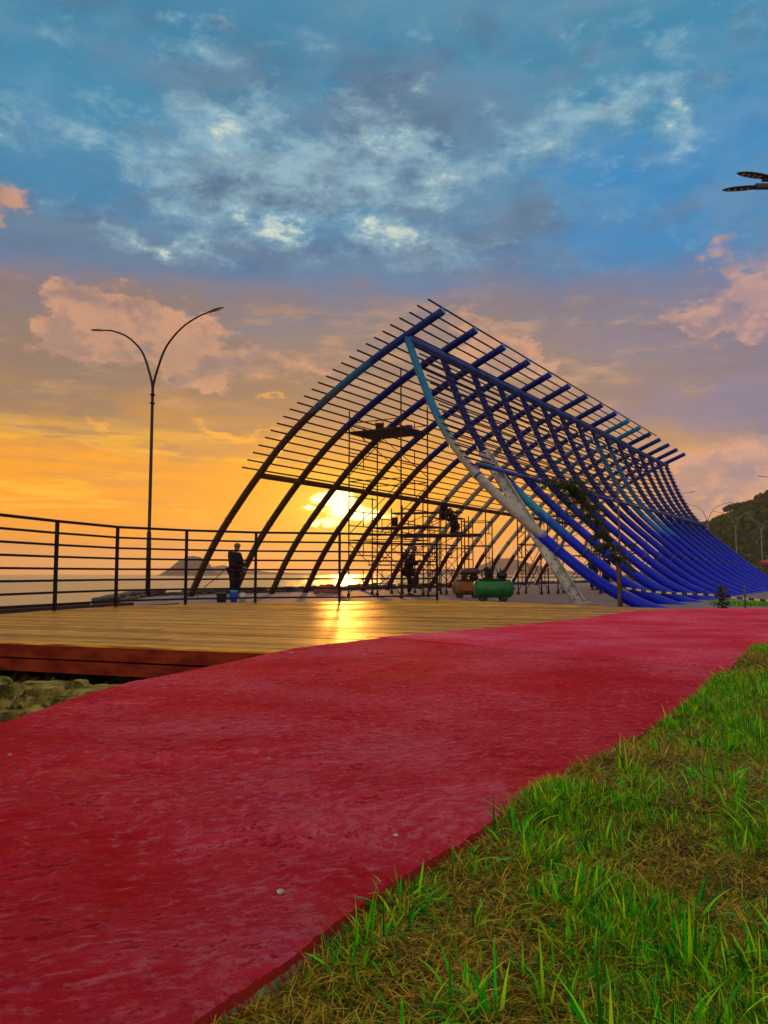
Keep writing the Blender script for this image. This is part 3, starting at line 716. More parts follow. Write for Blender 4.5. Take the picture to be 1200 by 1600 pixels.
# ------------------------------------------------------------------ scaffolds
def scaffold(label, p0, A, Bv, levels, planks, z0=-.35, step=1., tall=None, braces=True, r=.024):
    t = thing('scaffold', label, 'scaffold', (p0[0], p0[1], z0), 0, 'scaffold towers inside the sculpture')
    A = Vector((*A, 0)); Bv = Vector((*Bv, 0)); top = levels*step
    cs = [Vector((0,0,0)), A, A+Bv, Bv]
    for k, c in enumerate(cs):
        h = top+(tall[k] if tall else 0); MB().tube([c, c+Vector((0,0,h))], r, 6).build('upright', M['scaff'], t)
        MB().tube([c+Vector((0,0,-.0)), c+Vector((0,0,.12))], .06, 8).build('castor', M['rubber'], t)
    for k in range(levels):
        z = (k+1)*step-.08
        for q in (0, 1):
            a_, b_ = (cs[0], cs[3]) if q == 0 else (cs[1], cs[2])
            mb = MB()
            for zz in (z, z-step*.5): mb.tube([a_+Vector((0,0,zz)), b_+Vector((0,0,zz))], r*.8, 5)
            mm = a_.lerp(b_, .5); mb.tube([mm+Vector((0,0,z-step*.5)), mm+Vector((0,0,z))], r*.7, 5)
            mb.build('ladder_frame', M['scaff'], t)
        if braces and k % 2 == 0:
            for (a_, b_) in ((cs[0], cs[1]), (cs[3], cs[2])):
                z1 = z+step*.9 if k+1 < levels else z; mb = MB().tube([a_+Vector((0,0,z-.8)), b_+Vector((0,0,z1))], r*.6, 5)
                if k % 4 == 0: mb.tube([b_+Vector((0,0,z-.8)), a_+Vector((0,0,z1))], r*.6, 5)
                mb.build('cross_brace', M['scaff'], t)
        else:
            for (a_, b_) in ((cs[0], cs[1]), (cs[3], cs[2])): MB().tube([a_+Vector((0,0,z)), b_+Vector((0,0,z))], r*.7, 5).build('ledger', M['scaff'], t)
    for z, f0, f1, ov in planks:
        nrm = Bv.normalized(); n = max(2, int(Bv.length/.32)); al = A.normalized()
        for j in range(n):
            fr = (j+.5)/n
            if fr < f0 or fr > f1: continue
            c0 = Bv*fr+Vector((0,0,z)); MB().bar(c0-al*ov*random.uniform(.7,1.1), c0+A+al*ov*random.uniform(.7,1.1), .27, .045).build('plank', M['plank'], t)
    return t
scaffold('tallest scaffold tower, with a plank platform and paint cans near its top', (-1.19,26.0), (1.75,-1.0), (.95,1.4), 6, [(5.62,0,1,.15)], tall=[.35,1.55,.6,.2])
scaffold('scaffold tower with two plank levels behind the tallest one, in front of the sun glow', (-.45,29.4), (1.9,-.9), (.75,1.2), 3, [(2.55,0,1,.25), (1.12,0,.5,.3)], tall=[.7,.6,.3,.4])
scaffold('low wide scaffold left of the sitting workers', (.72,30.4), (1.7,-.5), (.55,1.3), 3, [(3.2,0,.6,.5), (2.25,0,.6,.4)], tall=[.5,.3,.4,.1])
scaffold('scaffold tower with two workers sitting on its planks', (2.05,34.3), (1.5,-.45), (.5,1.15), 3, [(2.48,0,1,.5), (3.25,0,.55,-.2)], tall=[.4,.2,.3,.3])
scaffold('slim open scaffold tower above the yellow compressor', (3.15,31.2), (.95,-.25), (.4,1.), 3, [], tall=[.0,.3,.1,.2], braces=False)
scaffold('slim scaffold tower right of the green compressor under the front strut', (5.15,29.6), (.85,-.2), (.5,1.1), 3, [], tall=[.1,.4,.2,.1])
scaffold('scaffold tower behind the leaning white brace', (6.9,30.6), (1.6,-.3), (.5,1.2), 3, [(1.5,0,.5,.2), (3.1,0,.6,.3)], tall=[.3,.8,.2,.1])
scaffold('farthest scaffold, low and wide with planks, behind the sapling', (10.4,38.5), (2.4,-.6), (.6,1.3), 2, [(1.8,0,1,.3)], tall=[.6,.3,.9,.2])
# cross walkway plank between towers
t = thing('walkway', 'long thin plank walkway bridging the scaffold towers at railing height', 'walkway', (.2,29.2,1.93))
MB().bar((-.9,.2,0), (3.5,-.1,0), .3, .05).build('plank', M['plank'], t); MB().bar((-.9,.52,0), (3.5,.22,0), .3, .05).build('plank', M['plank'], t)
for x, y, h in ((8.6,35.2,1.9), (9.25,35.6,1.7), (9.8,35.9,1.2), (10.5,36.6,1.0), (11.6,38.,.9)): pass

def bucket(loc, r, h, m, label, cap=None, handle=True, group=None):
    t = thing('bucket', label, 'bucket', loc, 0, group)
    MB().tube([(0,0,0), (0,0,h*.92), (0,0,h)], [r*.85, r, r*1.05], 14).build('body', m, t)
    if handle: MB().tube(catmull([(-r,0,h*.85), (-r*.8,0,h*1.25), (0,0,h*1.45), (r*.8,0,h*1.25), (r,0,h*.85)], 4), .012, 6).build('handle', M['iron'], t)
    if cap: MB().tube([(0,0,h), (0,0,h+.04)], r*1.02, 14).build('lid', cap, t)
    return t
bucket((-4.52,21.5,-.35), .15, .26, M['black_plastic'], 'black bucket with raised handle on the ground left of the blue one')
bucket((-4.17,21.45,-.35), .105, .29, M['blue_plastic'], 'blue paint bucket with light blue lid at the feet of the standing worker', M['bluecap'], False)
t = thing('paint_can', 'pale metal paint can right beside the blue bucket', 'paint can', (-3.94,21.5,-.35)); MB().tube([(0,0,0), (0,0,.25)], .085, 12).build('body', M['grey_plastic'], t); MB().tube([(0,0,.25), (0,0,.27)], .07, 12).build('lid', M['grey_plastic'], t)
bucket((-.15,26.0,5.31), .15, .26, M['redbrown'], 'dark red can on the left side of the top scaffold platform')
bucket((.85,26.4,5.31), .14, .27, M['blue_plastic'], 'blue bucket on the right side of the top scaffold platform', None, False)
bucket((.4,29.3,2.25), .14, .33, M['redbrown'], 'upright dark can on the middle scaffold platform right of the sun', None, False)

# ------------------------------------------------------------------ compressors
def compressor(loc, rz, label, paint, guard, sc=1.):
    t = thing('air_compressor', label, 'compressor', loc, rz); L_ = .46*sc
    pts = [(-L_-.1*sc,0,.36*sc), (-L_-.07*sc,0,.36*sc), (-L_,0,.36*sc), (L_,0,.36*sc), (L_+.07*sc,0,.36*sc), (L_+.1*sc,0,.36*sc)]
    tank = MB().tube(pts, [.1*sc,.2*sc,.255*sc,.255*sc,.2*sc,.1*sc], 22).build('tank', paint, t)
    MB().tube([(L_+.1*sc,0,.36*sc), (L_+.14*sc,0,.36*sc)], .04*sc, 8).build('valve', M['iron'], tank)
    for x in (-.3*sc, .27*sc):
        MB().box((x,0,.09*sc), (.1*sc,.34*sc,.1*sc), taper=.8).build('foot', paint, t)
    for x in (-.3*sc, .27*sc):
        for y in (-1, 1): MB().tube([(x,y*.2*sc-.03,.08*sc), (x,y*.2*sc+.03,.08*sc)], .08*sc, 12).build('wheel', M['rubber'], t)
    MB().box((-.05*sc,0,.625*sc), (.75*sc,.28*sc,.03*sc)).build('mount_plate', M['iron'], t)
    # pump: crankcase with two finned cylinders
    mb = MB().box((-.12*sc,0,.72*sc), (.2*sc,.2*sc,.16*sc))
    for s_ in (-1, 1):
        rot = Matrix.Rotation(s_*.45, 3, 'Y'); 
        for k in range(6):
            c = Vector((-.12*sc,0,.74*sc))+rot @ Vector((0,0,(.08+k*.025)*sc)); mb.box(c, (.14*sc,.16*sc,.012*sc), rot)
        c = Vector((-.12*sc,0,.74*sc))+rot @ Vector((0,0,.15*sc)); mb.box(c, (.10*sc,.12*sc,.18*sc), rot)
    mb.build('pump', M['iron'], t)
    # flywheel and belt guard (spoked)
    mb = MB(); c = Vector((-.22*sc,-.13*sc,.77*sc))
    mb.tube([c+Vector((math.cos(q)*.15*sc,0,math.sin(q)*.15*sc)) for q in (2*PI*k/20 for k in range(21))], .018*sc, 6, False)
    for k in range(6): q = PI*k/6; mb.tube([c+Vector((math.cos(q)*.15*sc,0,math.sin(q)*.15*sc)), c-Vector((math.cos(q)*.15*sc,0,math.sin(q)*.15*sc))], .011*sc, 5)
    mb.build('flywheel', guard, t)
    mb = MB().tube([(.12*sc,0,.73*sc), (.16*sc,0,.73*sc), (.34*sc,0,.73*sc), (.38*sc,0,.73*sc)], [.06*sc,.1*sc,.1*sc,.06*sc], 12).box((.25*sc,0,.85*sc), (.12*sc,.08*sc,.05*sc))
    mb.build('motor', M['iron'], t)
    MB().tube([(.2*sc,0,.84*sc), (.2*sc,0,.93*sc)], .02*sc, 8).tube([(.3*sc,0,.84*sc), (.3*sc,0,.92*sc)], .02*sc, 8).build('gauge', M['iron'], t)
    MB().tube(catmull([(-.05*sc,0,.92*sc), (.05*sc,.05,.96*sc), (.12*sc,.05,.85*sc), (.1*sc,.05,.62*sc)], 4), .012*sc, 6).build('pipe', M['iron'], t)
    return t
compressor((3.13,22.05,-.35), .08, 'green air compressor with black pump standing on the plaza by the deck end', M['green_paint'], M['iron'], 1.02)
c2 = compressor((2.75,25.3,-.35), .15, 'yellow air compressor with dark red motor hood behind the green one', M['yellow_paint'], M['redbrown'], .92)
mb = MB().ell((.12,0,.86), (.33,.2,.12), 14, 8); mb.build('hood', M['redbrown'], c2)
MB().box((-.12,-.27,.36), (.36,.03,.24)).build('guard', M['orange'], c2)

# ------------------------------------------------------------------ people
def skinned(name, nodes, edges, mats, parent, sub=2, root=0, zsplit=None):
    me = bpy.data.meshes.new(name); me.from_pydata([n[:3] for n in nodes], edges, [])
    o = bpy.data.objects.new(name, me); C.objects.link(o)
    md = o.modifiers.new('skin', 'SKIN')
    for i, n in enumerate(nodes):
        sv = me.skin_vertices[0].data[i]; r = n[3]; sv.radius = (r, r) if not isinstance(r, tuple) else r; sv.use_root = (i == root)
    md.use_smooth_shade = True
    s2 = o.modifiers.new('sub', 'SUBSURF'); s2.levels = sub; s2.render_levels = sub
    dg = bpy.context.evaluated_depsgraph_get(); ev = o.evaluated_get(dg); m2 = bpy.data.meshes.new_from_object(ev)
    o.modifiers.clear(); o.data = m2; bpy.data.meshes.remove(me)
    m2.materials.clear()
    for m in mats: m2.materials.append(m)
    for p in m2.polygons: p.use_smooth = True
    o.parent = parent; return o
def person(label, loc, rz, J, hat='cap', group=None):
    """J: joint positions in local metres; x = facing direction"""
    t = thing('person', label, 'person', loc, rz, group)
    V = {k: Vector(v) for k, v in J.items()}
    up = (V['head']-V['neck']).normalized()
    nodes, edges = [], []
    fat = [1.]
    def n(p, r): nodes.append((*p, r*fat[0])); return len(nodes)-1
    def chain(a, lst):
        for p, r in lst: k = n(p, r); edges.append((a, k)); a = k
        return a
    pel = n(V['pelvis'], .13); ch = chain(pel, [(V['pelvis'].lerp(V['chest'], .5), .125), (V['chest'], .145)])
    nk = chain(ch, [(V['neck'], .06), (V['neck'].lerp(V['head'], .45), .065)])
    hd = chain(nk, [(V['head'], .095), (V['head']+up*.075, .085)])
    edges_face = chain(hd-1, [(V['head']+Vector((.1,0,-.005)), .018)])
    for s_ in ('L', 'R'):
        sh, elb, ha = V['sh'+s_], V['el'+s_], V['ha'+s_]
        w = chain(ch, [(sh, .062), (sh.lerp(elb, .5), .05), (elb, .043), (elb.lerp(ha, .5), .037), (ha, .026)])
        d = (ha-elb).normalized(); x = d.cross(Vector((0,1,0))).normalized(); y = d.cross(x)
        pm = chain(w, [(ha+d*.07, .032)])
        for k, (o_, ln) in enumerate(((-.03,.07), (-.01,.08), (.01,.075), (.03,.06))): chain(pm, [(ha+d*(.07+ln*.5)+y*o_, .0095), (ha+d*(.07+ln*.8)+y*o_+x*.025, .008)])
        chain(w, [(ha+d*.04-y*.035+x*.02, .011), (ha+d*.075-y*.04+x*.035, .009)])
        hp, kn, an, to = V['hp'+s_], V['kn'+s_], V['an'+s_], V['to'+s_]
        chain(pel, [(hp, .09), (hp.lerp(kn, .5), .078), (kn, .058), (kn.lerp(an, .4), .056), (an, .038), (an.lerp(to, .6)-Vector((0,0,.02)), .04), (to, .032)])
    skinned('body', nodes, edges, [M['skin']], t, 1)
    nodes, edges = [], []
    fat[0] = 1.2
    p0 = n(V['pelvis']-(V['chest']-V['pelvis'])*.22, .165); c0 = chain(p0, [(V['pelvis'].lerp(V['chest'], .35), .165), (V['chest'], .18), (V['chest'].lerp(V['neck'], .75), .09)])
    for s_ in ('L', 'R'):
        sh, elb, ha = V['sh'+s_], V['el'+s_], V['ha'+s_]; chain(2, [(sh, .085), (sh.lerp(elb, .5), .072), (elb, .062), (elb.lerp(ha, .55), .054), (elb.lerp(ha, .9), .045)])
    skinned('jacket', nodes, edges, [M['jacket']], t, 1)
    nodes, edges = [], []
    p0 = n(V['pelvis'], .145)
    for s_ in ('L', 'R'):
        hp, kn, an = V['hp'+s_], V['kn'+s_], V['an'+s_]; chain(p0, [(hp, .11), (hp.lerp(kn, .5), .10), (kn, .08), (kn.lerp(an, .5), .075), (kn.lerp(an, .93), .066)])
    skinned('trousers', nodes, edges, [M['trousers']], t, 1)
    for s_ in ('L', 'R'):
        an, to = V['an'+s_], V['to'+s_]; MB().tube([an-(to-an)*.25-Vector((0,0,.03)), an.lerp(to, .3)-Vector((0,0,.03)), to-Vector((0,0,.02)), to+(to-an)*.15-Vector((0,0,.02))], [.045,.06,.05,.03], 10).build('boot', M['boot'], t)
    h = V['head']
    hm = MB().ell(h+up*.075, (.108,.1,.085), 14, 8)
    hm.ell(h+up*.065+Vector((.1,0,0)), (.07,.07,.012), 10, 6); hm.build('cap', M['cap'], t)
    mb = MB().ell(h+Vector((.088,.034,.012)), (.012,.014,.008), 8, 5).ell(h+Vector((.088,-.034,.012)), (.012,.014,.008), 8, 5); mb.build('eyes', M['iron'], t)
    MB().ell(h+Vector((.0,.095,-.01)), (.02,.012,.03), 8, 5).ell(h+Vector((.0,-.095,-.01)), (.02,.012,.03), 8, 5).build('ears', M['skin'], t)
    return t
def standing(lean=0., **kw):
    J = dict(pelvis=(0,0,.95), chest=(.03+lean*.5,0,1.28), neck=(.06+lean*.8,0,1.5), head=(.09+lean,0,1.63), shL=(.03+lean*.6,.19,1.42), shR=(.03+lean*.6,-.19,1.42), elL=(.03,.27,1.13), elR=(.03,-.27,1.13),
             haL=(.2,.22,.95), haR=(.2,-.22,.95), hpL=(0,.1,.88), hpR=(0,-.1,.88), knL=(.04,.12,.48), knR=(.04,-.12,.48), anL=(0,.13,.08), anR=(0,-.13,.08), toL=(.19,.15,.035), toR=(.19,-.15,.035))
    J.update(kw); return J
person('worker in dark jacket and cap standing behind the railing beside the buckets', (-4.86,25.0,-.35), -.5, standing(haR=(.42,-.02,.98), haL=(.4,.02,.9), elR=(.08,-.3,1.12), elL=(.1,.28,1.12)))
person('worker in dark clothes standing at the scaffold foot with one leg raised', (.86,27.67,-.35), -.3, standing(.12, knR=(.35,-.12,.75), anR=(.38,-.14,.35), toR=(.55,-.15,.31), haR=(.4,-.1,1.25), haL=(.38,.1,1.2)))
def sitting(**kw):
    J = dict(pelvis=(0,0,.1), chest=(.08,0,.45), neck=(.14,0,.66), head=(.19,0,.79), shL=(.1,.19,.58), shR=(.1,-.19,.58), elL=(.16,.25,.32), elR=(.16,-.25,.32), haL=(.38,.14,.3), haR=(.38,-.14,.3),
             hpL=(.04,.1,.09), hpR=(.04,-.1,.09), knL=(.44,.13,.14), knR=(.44,-.13,.14), anL=(.5,.13,-.28), anR=(.48,-.13,-.28), toL=(.66,.14,-.33), toR=(.64,-.14,-.33)); J.update(kw); return J
person('worker sitting highest on the scaffold, head above the brown side beam', (2.6,34.15,2.93), -.3, sitting())
person('worker kneeling on the lower plank below the highest sitting worker', (3.15,34.0,2.17), 2.8, sitting(pelvis=(0,0,.4), chest=(.08,0,.72), neck=(.13,0,.93), head=(.19,0,1.04), shL=(.1,.19,.85), shR=(.1,-.19,.85), elL=(.2,.24,.6), elR=(.2,-.24,.6), haL=(.4,.14,.72), haR=(.4,-.14,.7), hpL=(0,.1,.36), hpR=(0,-.1,.36), knL=(.16,.12,.07), knR=(.16,-.12,.07), anL=(-.25,.12,.08), anR=(-.25,-.12,.08), toL=(-.38,.12,.04), toR=(-.38,-.12,.04)))
person('distant person in dark clothes standing right of the leaning white brace', (10.2,37.5,-.35), -1.2, standing())
person('distant person with bent arms standing between the white brace and the sapling', (11.2,38.8,-.35), 2.0, standing(.05, haL=(.35,.1,1.25), haR=(.35,-.1,1.2)))
# spray hose of the standing worker
MB().tube(catmull([(-5.1,24.9,.62), (-5.35,24.8,.35), (-5.75,24.7,0.), (-5.95,24.6,-.3), (-5.6,24.3,-.34), (-4.6,23.6,-.34)], 6), .014, 6).build('hose', M['rubber'], label='thin black hose hanging from the standing worker to the ground', category='hose')
MB().tube(catmull([(3.4,33.9,2.7), (3.8,33.7,2.2), (4.3,33.5,1.7), (4.6,33.2,.7), (4.5,33.,-.2), (3.6,31,-.33)], 6), .012, 6).build('hose', M['rubber'], label='thin hose curving down from the kneeling worker on the scaffold', category='hose')
# coil heap near the wall
t = thing('rope_coil', 'reddish heap of coiled hose lying near the stone wall behind the railing', 'hose coil', (-2.3,31.3,-.35))
for k in range(6):
    mb = MB(); r0 = .55-k*.06; mb.tube([(math.cos(q)*r0, math.sin(q)*r0*.8, .05+k*.055+.02*math.sin(q*3+k)) for q in (2*PI*j/24 for j in range(25))], .035, 6, False); mb.build('loop', M['rope'], t)

# ------------------------------------------------------------------ sapling in front of the blue struts
sp_ = thing('sapling', 'thin drooping sapling with narrow leaves in front of the blue struts', 'sapling', (5.62,18.6,-.35))
tr = catmull([(.05,0,0), (.03,0,.8), (-.05,0,1.4), (-.3,.05,1.95), (-.75,.1,2.6), (-1.05,.1,3.0)], 6)
MB().tube(tr, [.045-.03*i/len(tr) for i in range(len(tr))], 8).build('trunk', M['bark'], sp_)
MB().tube([(.12,.05,0), (.08,.05,3.1)], .022, 6).build('stake', M['bark'], sp_)
mbB, mbL = MB(), MB()
def leaf(mb, p, d, L_, w):
    d = Vector(d).normalized(); x = d.cross(Vector((random.uniform(-1,1), random.uniform(-1,1), .3))).normalized()
    mb.add([p, p+d*L_*.45+x*w, p+d*L_, p+d*L_*.45-x*w], [(0,1,2,3)])
for k in range(60):
    i = random.randint(9, len(tr)-1); p = Vector(tr[i]); f = i/len(tr)
    ang = random.uniform(0, 2*PI); ln = random.uniform(.35, 1.0)
    e_ = p+Vector((math.cos(ang)*ln*.8-.25*ln, math.sin(ang)*ln*.5, random.uniform(-.55,.35)*ln)); m_ = p.lerp(e_, .5)+Vector((0,0,.14*ln))
    bp = catmull([p, m_, e_], 4); mbB.tube(bp, [.010,.009,.008,.007,.006,.005,.004,.003,.003], 4)
    for q in bp[1:]:
        for _ in range(12): leaf(mbL, q, (random.gauss(-.3,.5), random.gauss(0,.5), random.gauss(-.6,.4)), random.uniform(.08,.2), random.uniform(.005,.009))
mbB.build('branches', M['bark'], sp_); mbL.build('leaves', M['leaf'], sp_)
s2_ = thing('small_sapling', 'small dark leafy seedling tied to a stake by the striped tape', 'sapling', (7.45,17.0,-.35))
MB().tube([(0,0,0), (.02,0,.55)], .018, 6).build('stake', M['bark'], s2_)
mbL = MB()
for k in range(260): p = Vector((random.gauss(0,.06), random.gauss(0,.06), random.uniform(.03,.5))); leaf(mbL, p, (random.gauss(0,1), random.gauss(0,1), random.gauss(.1,.6)), random.uniform(.05,.12), random.uniform(.01,.02))
mbL.build('leaves', mat('dark_leaves', (.012,.025,.012), .6), s2_)

# hazard tape
tp = thing('hazard_tape', 'yellow and black striped warning tape strung low in front of the blue struts', 'warning tape', (5.6,18.4,.1))
curve = resample(catmull([(5.65,18.35,.12), (6.3,17.9,.02), (7.3,17.2,-.03), (7.9,16.9,-.10), (8.8,16.6,-.17), (10.2,16.2,-.24)], 12), .115)
org = Vector((5.6,18.4,.1))
for i in range(len(curve)-1):
    a_, b_ = curve[i]-org, curve[i+1]-org; hgt = Vector((0,0,.022))
    MB().add([a_-hgt, b_-hgt, b_+hgt, a_+hgt], [(0,1,2,3)]).build('stripe', M['tape_y' if i % 2 else 'tape_k'], tp)
for p in ((7.9,16.9), (10.2,16.2)): MB().tube([(p[0]-org.x, p[1]-org.y, -.45), (p[0]-org.x, p[1]-org.y, .1)], .018, 6).build('stake', M['bark'], tp)

# kiosk canopy at the right edge
k_ = thing('kiosk', 'small kiosk with dark red canopy at the right picture edge below the hill', 'kiosk', (42.3,80,-.35), .2)
mb = MB(); hw = 2.1
mb.add([(-hw,-hw,2.0), (hw,-hw,2.0), (hw,hw,2.0), (-hw,hw,2.0), (0,0,3.1), (-hw,-hw,1.75), (hw,-hw,1.75), (hw,hw,1.75), (-hw,hw,1.75)], [(0,1,4), (1,2,4), (2,3,4), (3,0,4), (0,5,6,1), (1,6,7,2), (2,7,8,3), (3,8,5,0)])
mb.build('canopy', M['awning'], k_)
for sx_ in (-1, 1):
    for sy_ in (-1, 1): MB().tube([(sx_*1.9,sy_*1.9,0), (sx_*1.9,sy_*1.9,2.)], .06, 8).build('post', M['iron'], k_)
MB().box((0,.4,.5), (2.6,1.,1.0)).build('counter', M['grey_plastic'], k_)

# ------------------------------------------------------------------ far land
def ridge(name, cx, cy, pts, depth, m, label=None, seed=1, nx=140):
    xs = np.linspace(pts[0][0], pts[-1][0], nx); hs = np.interp(xs, [p[0] for p in pts], [p[1] for p in pts])
    tt = np.linspace(0, 1, 24); X = np.repeat(xs[None], len(tt), 0)
    Y = cy+(tt[:, None]-.5)*depth+0*X; prof = np.sin(np.clip(tt, 0, 1)*PI)**.8
    sc_ = max(hs); Z = -3.2+(hs[None]+3.2)*prof[:, None]*(1+(fbm2(X/sc_*1.5+seed, Y/sc_*1.5, 5, seed)-.5)*.22)
    me = grid_mesh(name, X, Y, Z, m); o = link(name, me, kind='structure'); return o
M['farrock'] = mat('far_island_rock', (.06,.045,.025), .95, 0, .3, .02)
M['hillsoil'] = mat('hill_ground', (.035,.04,.012), .95, 0, .4, .1, 1.5, .3)
# island left of the worker: about 1.1 km away
ridge('island', 0, 1100, [(-314,-2.), (-306,6), (-292,19), (-280,25.5), (-264,24.5), (-254,17), (-247,9), (-238,-2)], 90, M['farrock'], seed=3)
ridge('far_hills', 0, 2000, [(-520,-2), (-470,12), (-420,22), (-370,14), (-300,4), (-200,1), (-60,-2.)], 200, M['farrock'], seed=4)
ridge('far_hills', 0, 1600, [(60,-2), (120,10), (180,12), (215,22), (232,31), (262,31.5), (290,24), (330,14), (380,6), (430,-2)], 220, M['farrock'], seed=6)
# wooded hill at right
nx, ny = 130, 90
xs = np.linspace(70, 360, nx); ys = np.linspace(205, 520, ny); X, Y = np.meshgrid(xs, ys)
crest = np.interp(X/Y*300, [85, 104, 123, 134, 150, 175, 230, 330], [-2, 4, 17, 22, 30, 42, 58, 60])
hp_ = np.clip((Y-215)/85, 0, 1); hp_ = hp_*hp_*(3-2*hp_); hp_ = hp_*np.clip((520-Y)/60, 0, 1)
HZ = -.5+crest*hp_*(1+(fbm2(X/30, Y/30, 4, 31)-.5)*.25)
link('hill', grid_mesh('hill', X, Y, HZ-1., M['hillsoil']), kind='structure')
def cards(name, P, size, m, n_per, spread, seed, **props):
    r = np.random.default_rng(seed); n = len(P)*n_per
    c = np.repeat(P, n_per, 0); d = r.normal(size=(n, 3)); d /= np.linalg.norm(d, axis=1)[:, None]; sz = np.repeat(size, n_per)
    c = c+d*sz[:, None]*spread*np.array([1,1,.75]); up = d+r.normal(size=(n, 3))*.6; up /= np.linalg.norm(up, axis=1)[:, None]
    a_ = np.cross(up, r.normal(size=(n, 3))); a_ /= np.linalg.norm(a_, axis=1)[:, None]; b_ = np.cross(up, a_); s_ = (sz*r.uniform(.14,.34,n))[:, None]
    v = np.stack([c-a_*s_-b_*s_*.6, c+a_*s_-b_*s_*.5, c+a_*s_*.7+b_*s_, c-a_*s_*.8+b_*s_*.8], 1).reshape(-1, 3)
    me = bpy.data.meshes.new(name); me.vertices.add(len(v)); me.vertices.foreach_set('co', v.ravel()); me.loops.add(len(v)); me.loops.foreach_set('vertex_index', np.arange(len(v), dtype=np.int32))
    me.polygons.add(n); me.polygons.foreach_set('loop_start', np.arange(0, len(v), 4, dtype=np.int32)); me.update(calc_edges=True); me.materials.append(m)
    return link(name, me, **props)
r = np.random.default_rng(5); n = 2600
px_, py_ = r.uniform(95, 300, n), 205+r.uniform(0, 1, n)**.9*150
k = (px_/py_ > .36) & (px_/py_ < .80); px_, py_ = px_[k], py_[k]
iz = -.5+np.interp(px_/py_*300, [85, 104, 123, 134, 150, 175, 230, 330], [-2, 4, 17, 22, 30, 42, 58, 60])*(lambda q: q*q*(3-2*q))(np.clip((py_-215)/85, 0, 1))
P = np.stack([px_, py_, iz+r.uniform(-.5,1.2,len(px_))], 1)
cards('hill_forest', P, r.uniform(1.6, 3.6, len(P)), M['forest'], 46, .8, 6, kind='stuff', label='dark green forest covering the hill at the right edge', category='forest')
# one flat-topped tree that stands above the ridge
t = thing('umbrella_tree', 'flat-topped tree standing above the ridge of the green hill', 'tree', (137.6,300,18))
MB().tube([(0,0,-2), (.3,0,4), (-.6,0,8)], [.5,.35,.2], 8).tube([(.2,0,4), (2.6,0,8)], [.2,.1], 6).build('trunk', M['bark'], t)
o = cards('crown', np.array([[-2,0,8.2], [0,.5,8.8], [2.4,0,8.4], [1,-.5,8.9], [3.8,0,7.8], [-3,0,7.6]]), np.full(6, 1.8), M['forest'], 60, .8, 9); o.parent = t

# ------------------------------------------------------------------ grass
def blades(name, P, H, Wd, az, lean, col, curl=.6, seed=0, segs=3, **props):
    n = len(P); r = np.random.default_rng(seed); d = np.stack([np.cos(az), np.sin(az), np.zeros(n)], 1); s_ = np.stack([-np.sin(az), np.cos(az), np.zeros(n)], 1)
    tw = r.normal(0, .5, n); s2 = s_*np.cos(tw)[:, None]+d*np.sin(tw)[:, None]
    rows = []
    for k in range(segs+1):
        t = k/segs; th = lean+curl*t*lean*1.2
        ctr = P+d*(H*t*np.sin(np.clip(th, 0, 2.0)))[:, None]+np.array([0,0,1])*(H*t*np.maximum(np.cos(np.clip(th, 0, 1.9)), -.1))[:, None]
        wd = Wd*(1-t**1.6)*.5
        if k < segs: rows += [ctr-s2*wd[:, None], ctr+s2*wd[:, None]]
        else: rows += [ctr]
    nv = 2*segs+1; v = np.stack(rows, 1); base = (np.arange(n)*nv)[:, None]
    q = np.concatenate([base+np.array([2*k, 2*k+1, 2*k+3, 2*k+2]) for k in range(segs-1)], 1).reshape(n, segs-1, 4); tri = base+np.array([2*segs-2, 2*segs-1, 2*segs])
    lp = np.concatenate([q.reshape(n, -1), tri], 1).ravel().astype(np.int32); per = 4*(segs-1)+3
    st = (np.arange(n)*per)[:, None]+np.concatenate([np.arange(segs-1)*4, [4*(segs-1)]])
    me = bpy.data.meshes.new(name); me.vertices.add(n*nv); me.vertices.foreach_set('co', v.reshape(-1)); me.loops.add(len(lp)); me.loops.foreach_set('vertex_index', lp)
    me.polygons.add(n*segs); me.polygons.foreach_set('loop_start', st.ravel().astype(np.int32)); me.polygons.foreach_set('use_smooth', np.ones(n*segs, bool)); me.update(calc_edges=True)
    at_ = me.attributes.new('tint', 'FLOAT_COLOR', 'POINT'); c4 = np.concatenate([col, np.ones((n, 1))], 1); at_.data.foreach_set('color', np.repeat(c4, nv, 0).ravel().astype(np.float32))
    me.materials.append(M['grass']); return link(name, me, **props)
def soilz(x, y): return -.042+(fbm2(x*3, y*3, 5, 8)-.45)*.05+(fbm2(x*14, y*14, 3, 9)-.5)*.018+np.clip((x-right_edge(y)+.03)*.06, 0, .05)+.024*np.clip((y-1.12)/.4, 0, 1)
def scatter(n, y0, y1, pw, seed, edge=0.):
    r = np.random.default_rng(seed); u = r.uniform(0, 1, n); y = (y0**(1-pw)+(y1**(1-pw)-y0**(1-pw))*u)**(1/(1-pw)); e_ = right_edge(y)+edge
    x1 = .56*y+.25; x = e_+(x1-e_)*np.where(r.random(n) < .08, r.uniform(0,.04,n), r.uniform(0, 1, n)); k = x1 > e_; return x[k], y[k], r
pal_g = np.array([[.14,.50,.001], [.28,.66,.002], [.52,.68,.002], [.05,.26,.001], [.02,.48,.006], [.015,.12,.001]])
pal_d = np.array([[.62,.38,.012], [.34,.18,.01], [.66,.44,.04], [.20,.10,.008], [.20,.30,.006], [.14,.07,.006]])
def mixcol(r, n, pal): c = pal[r.integers(0, len(pal), n)]; return c*r.uniform(.7, 1.25, (n, 1))
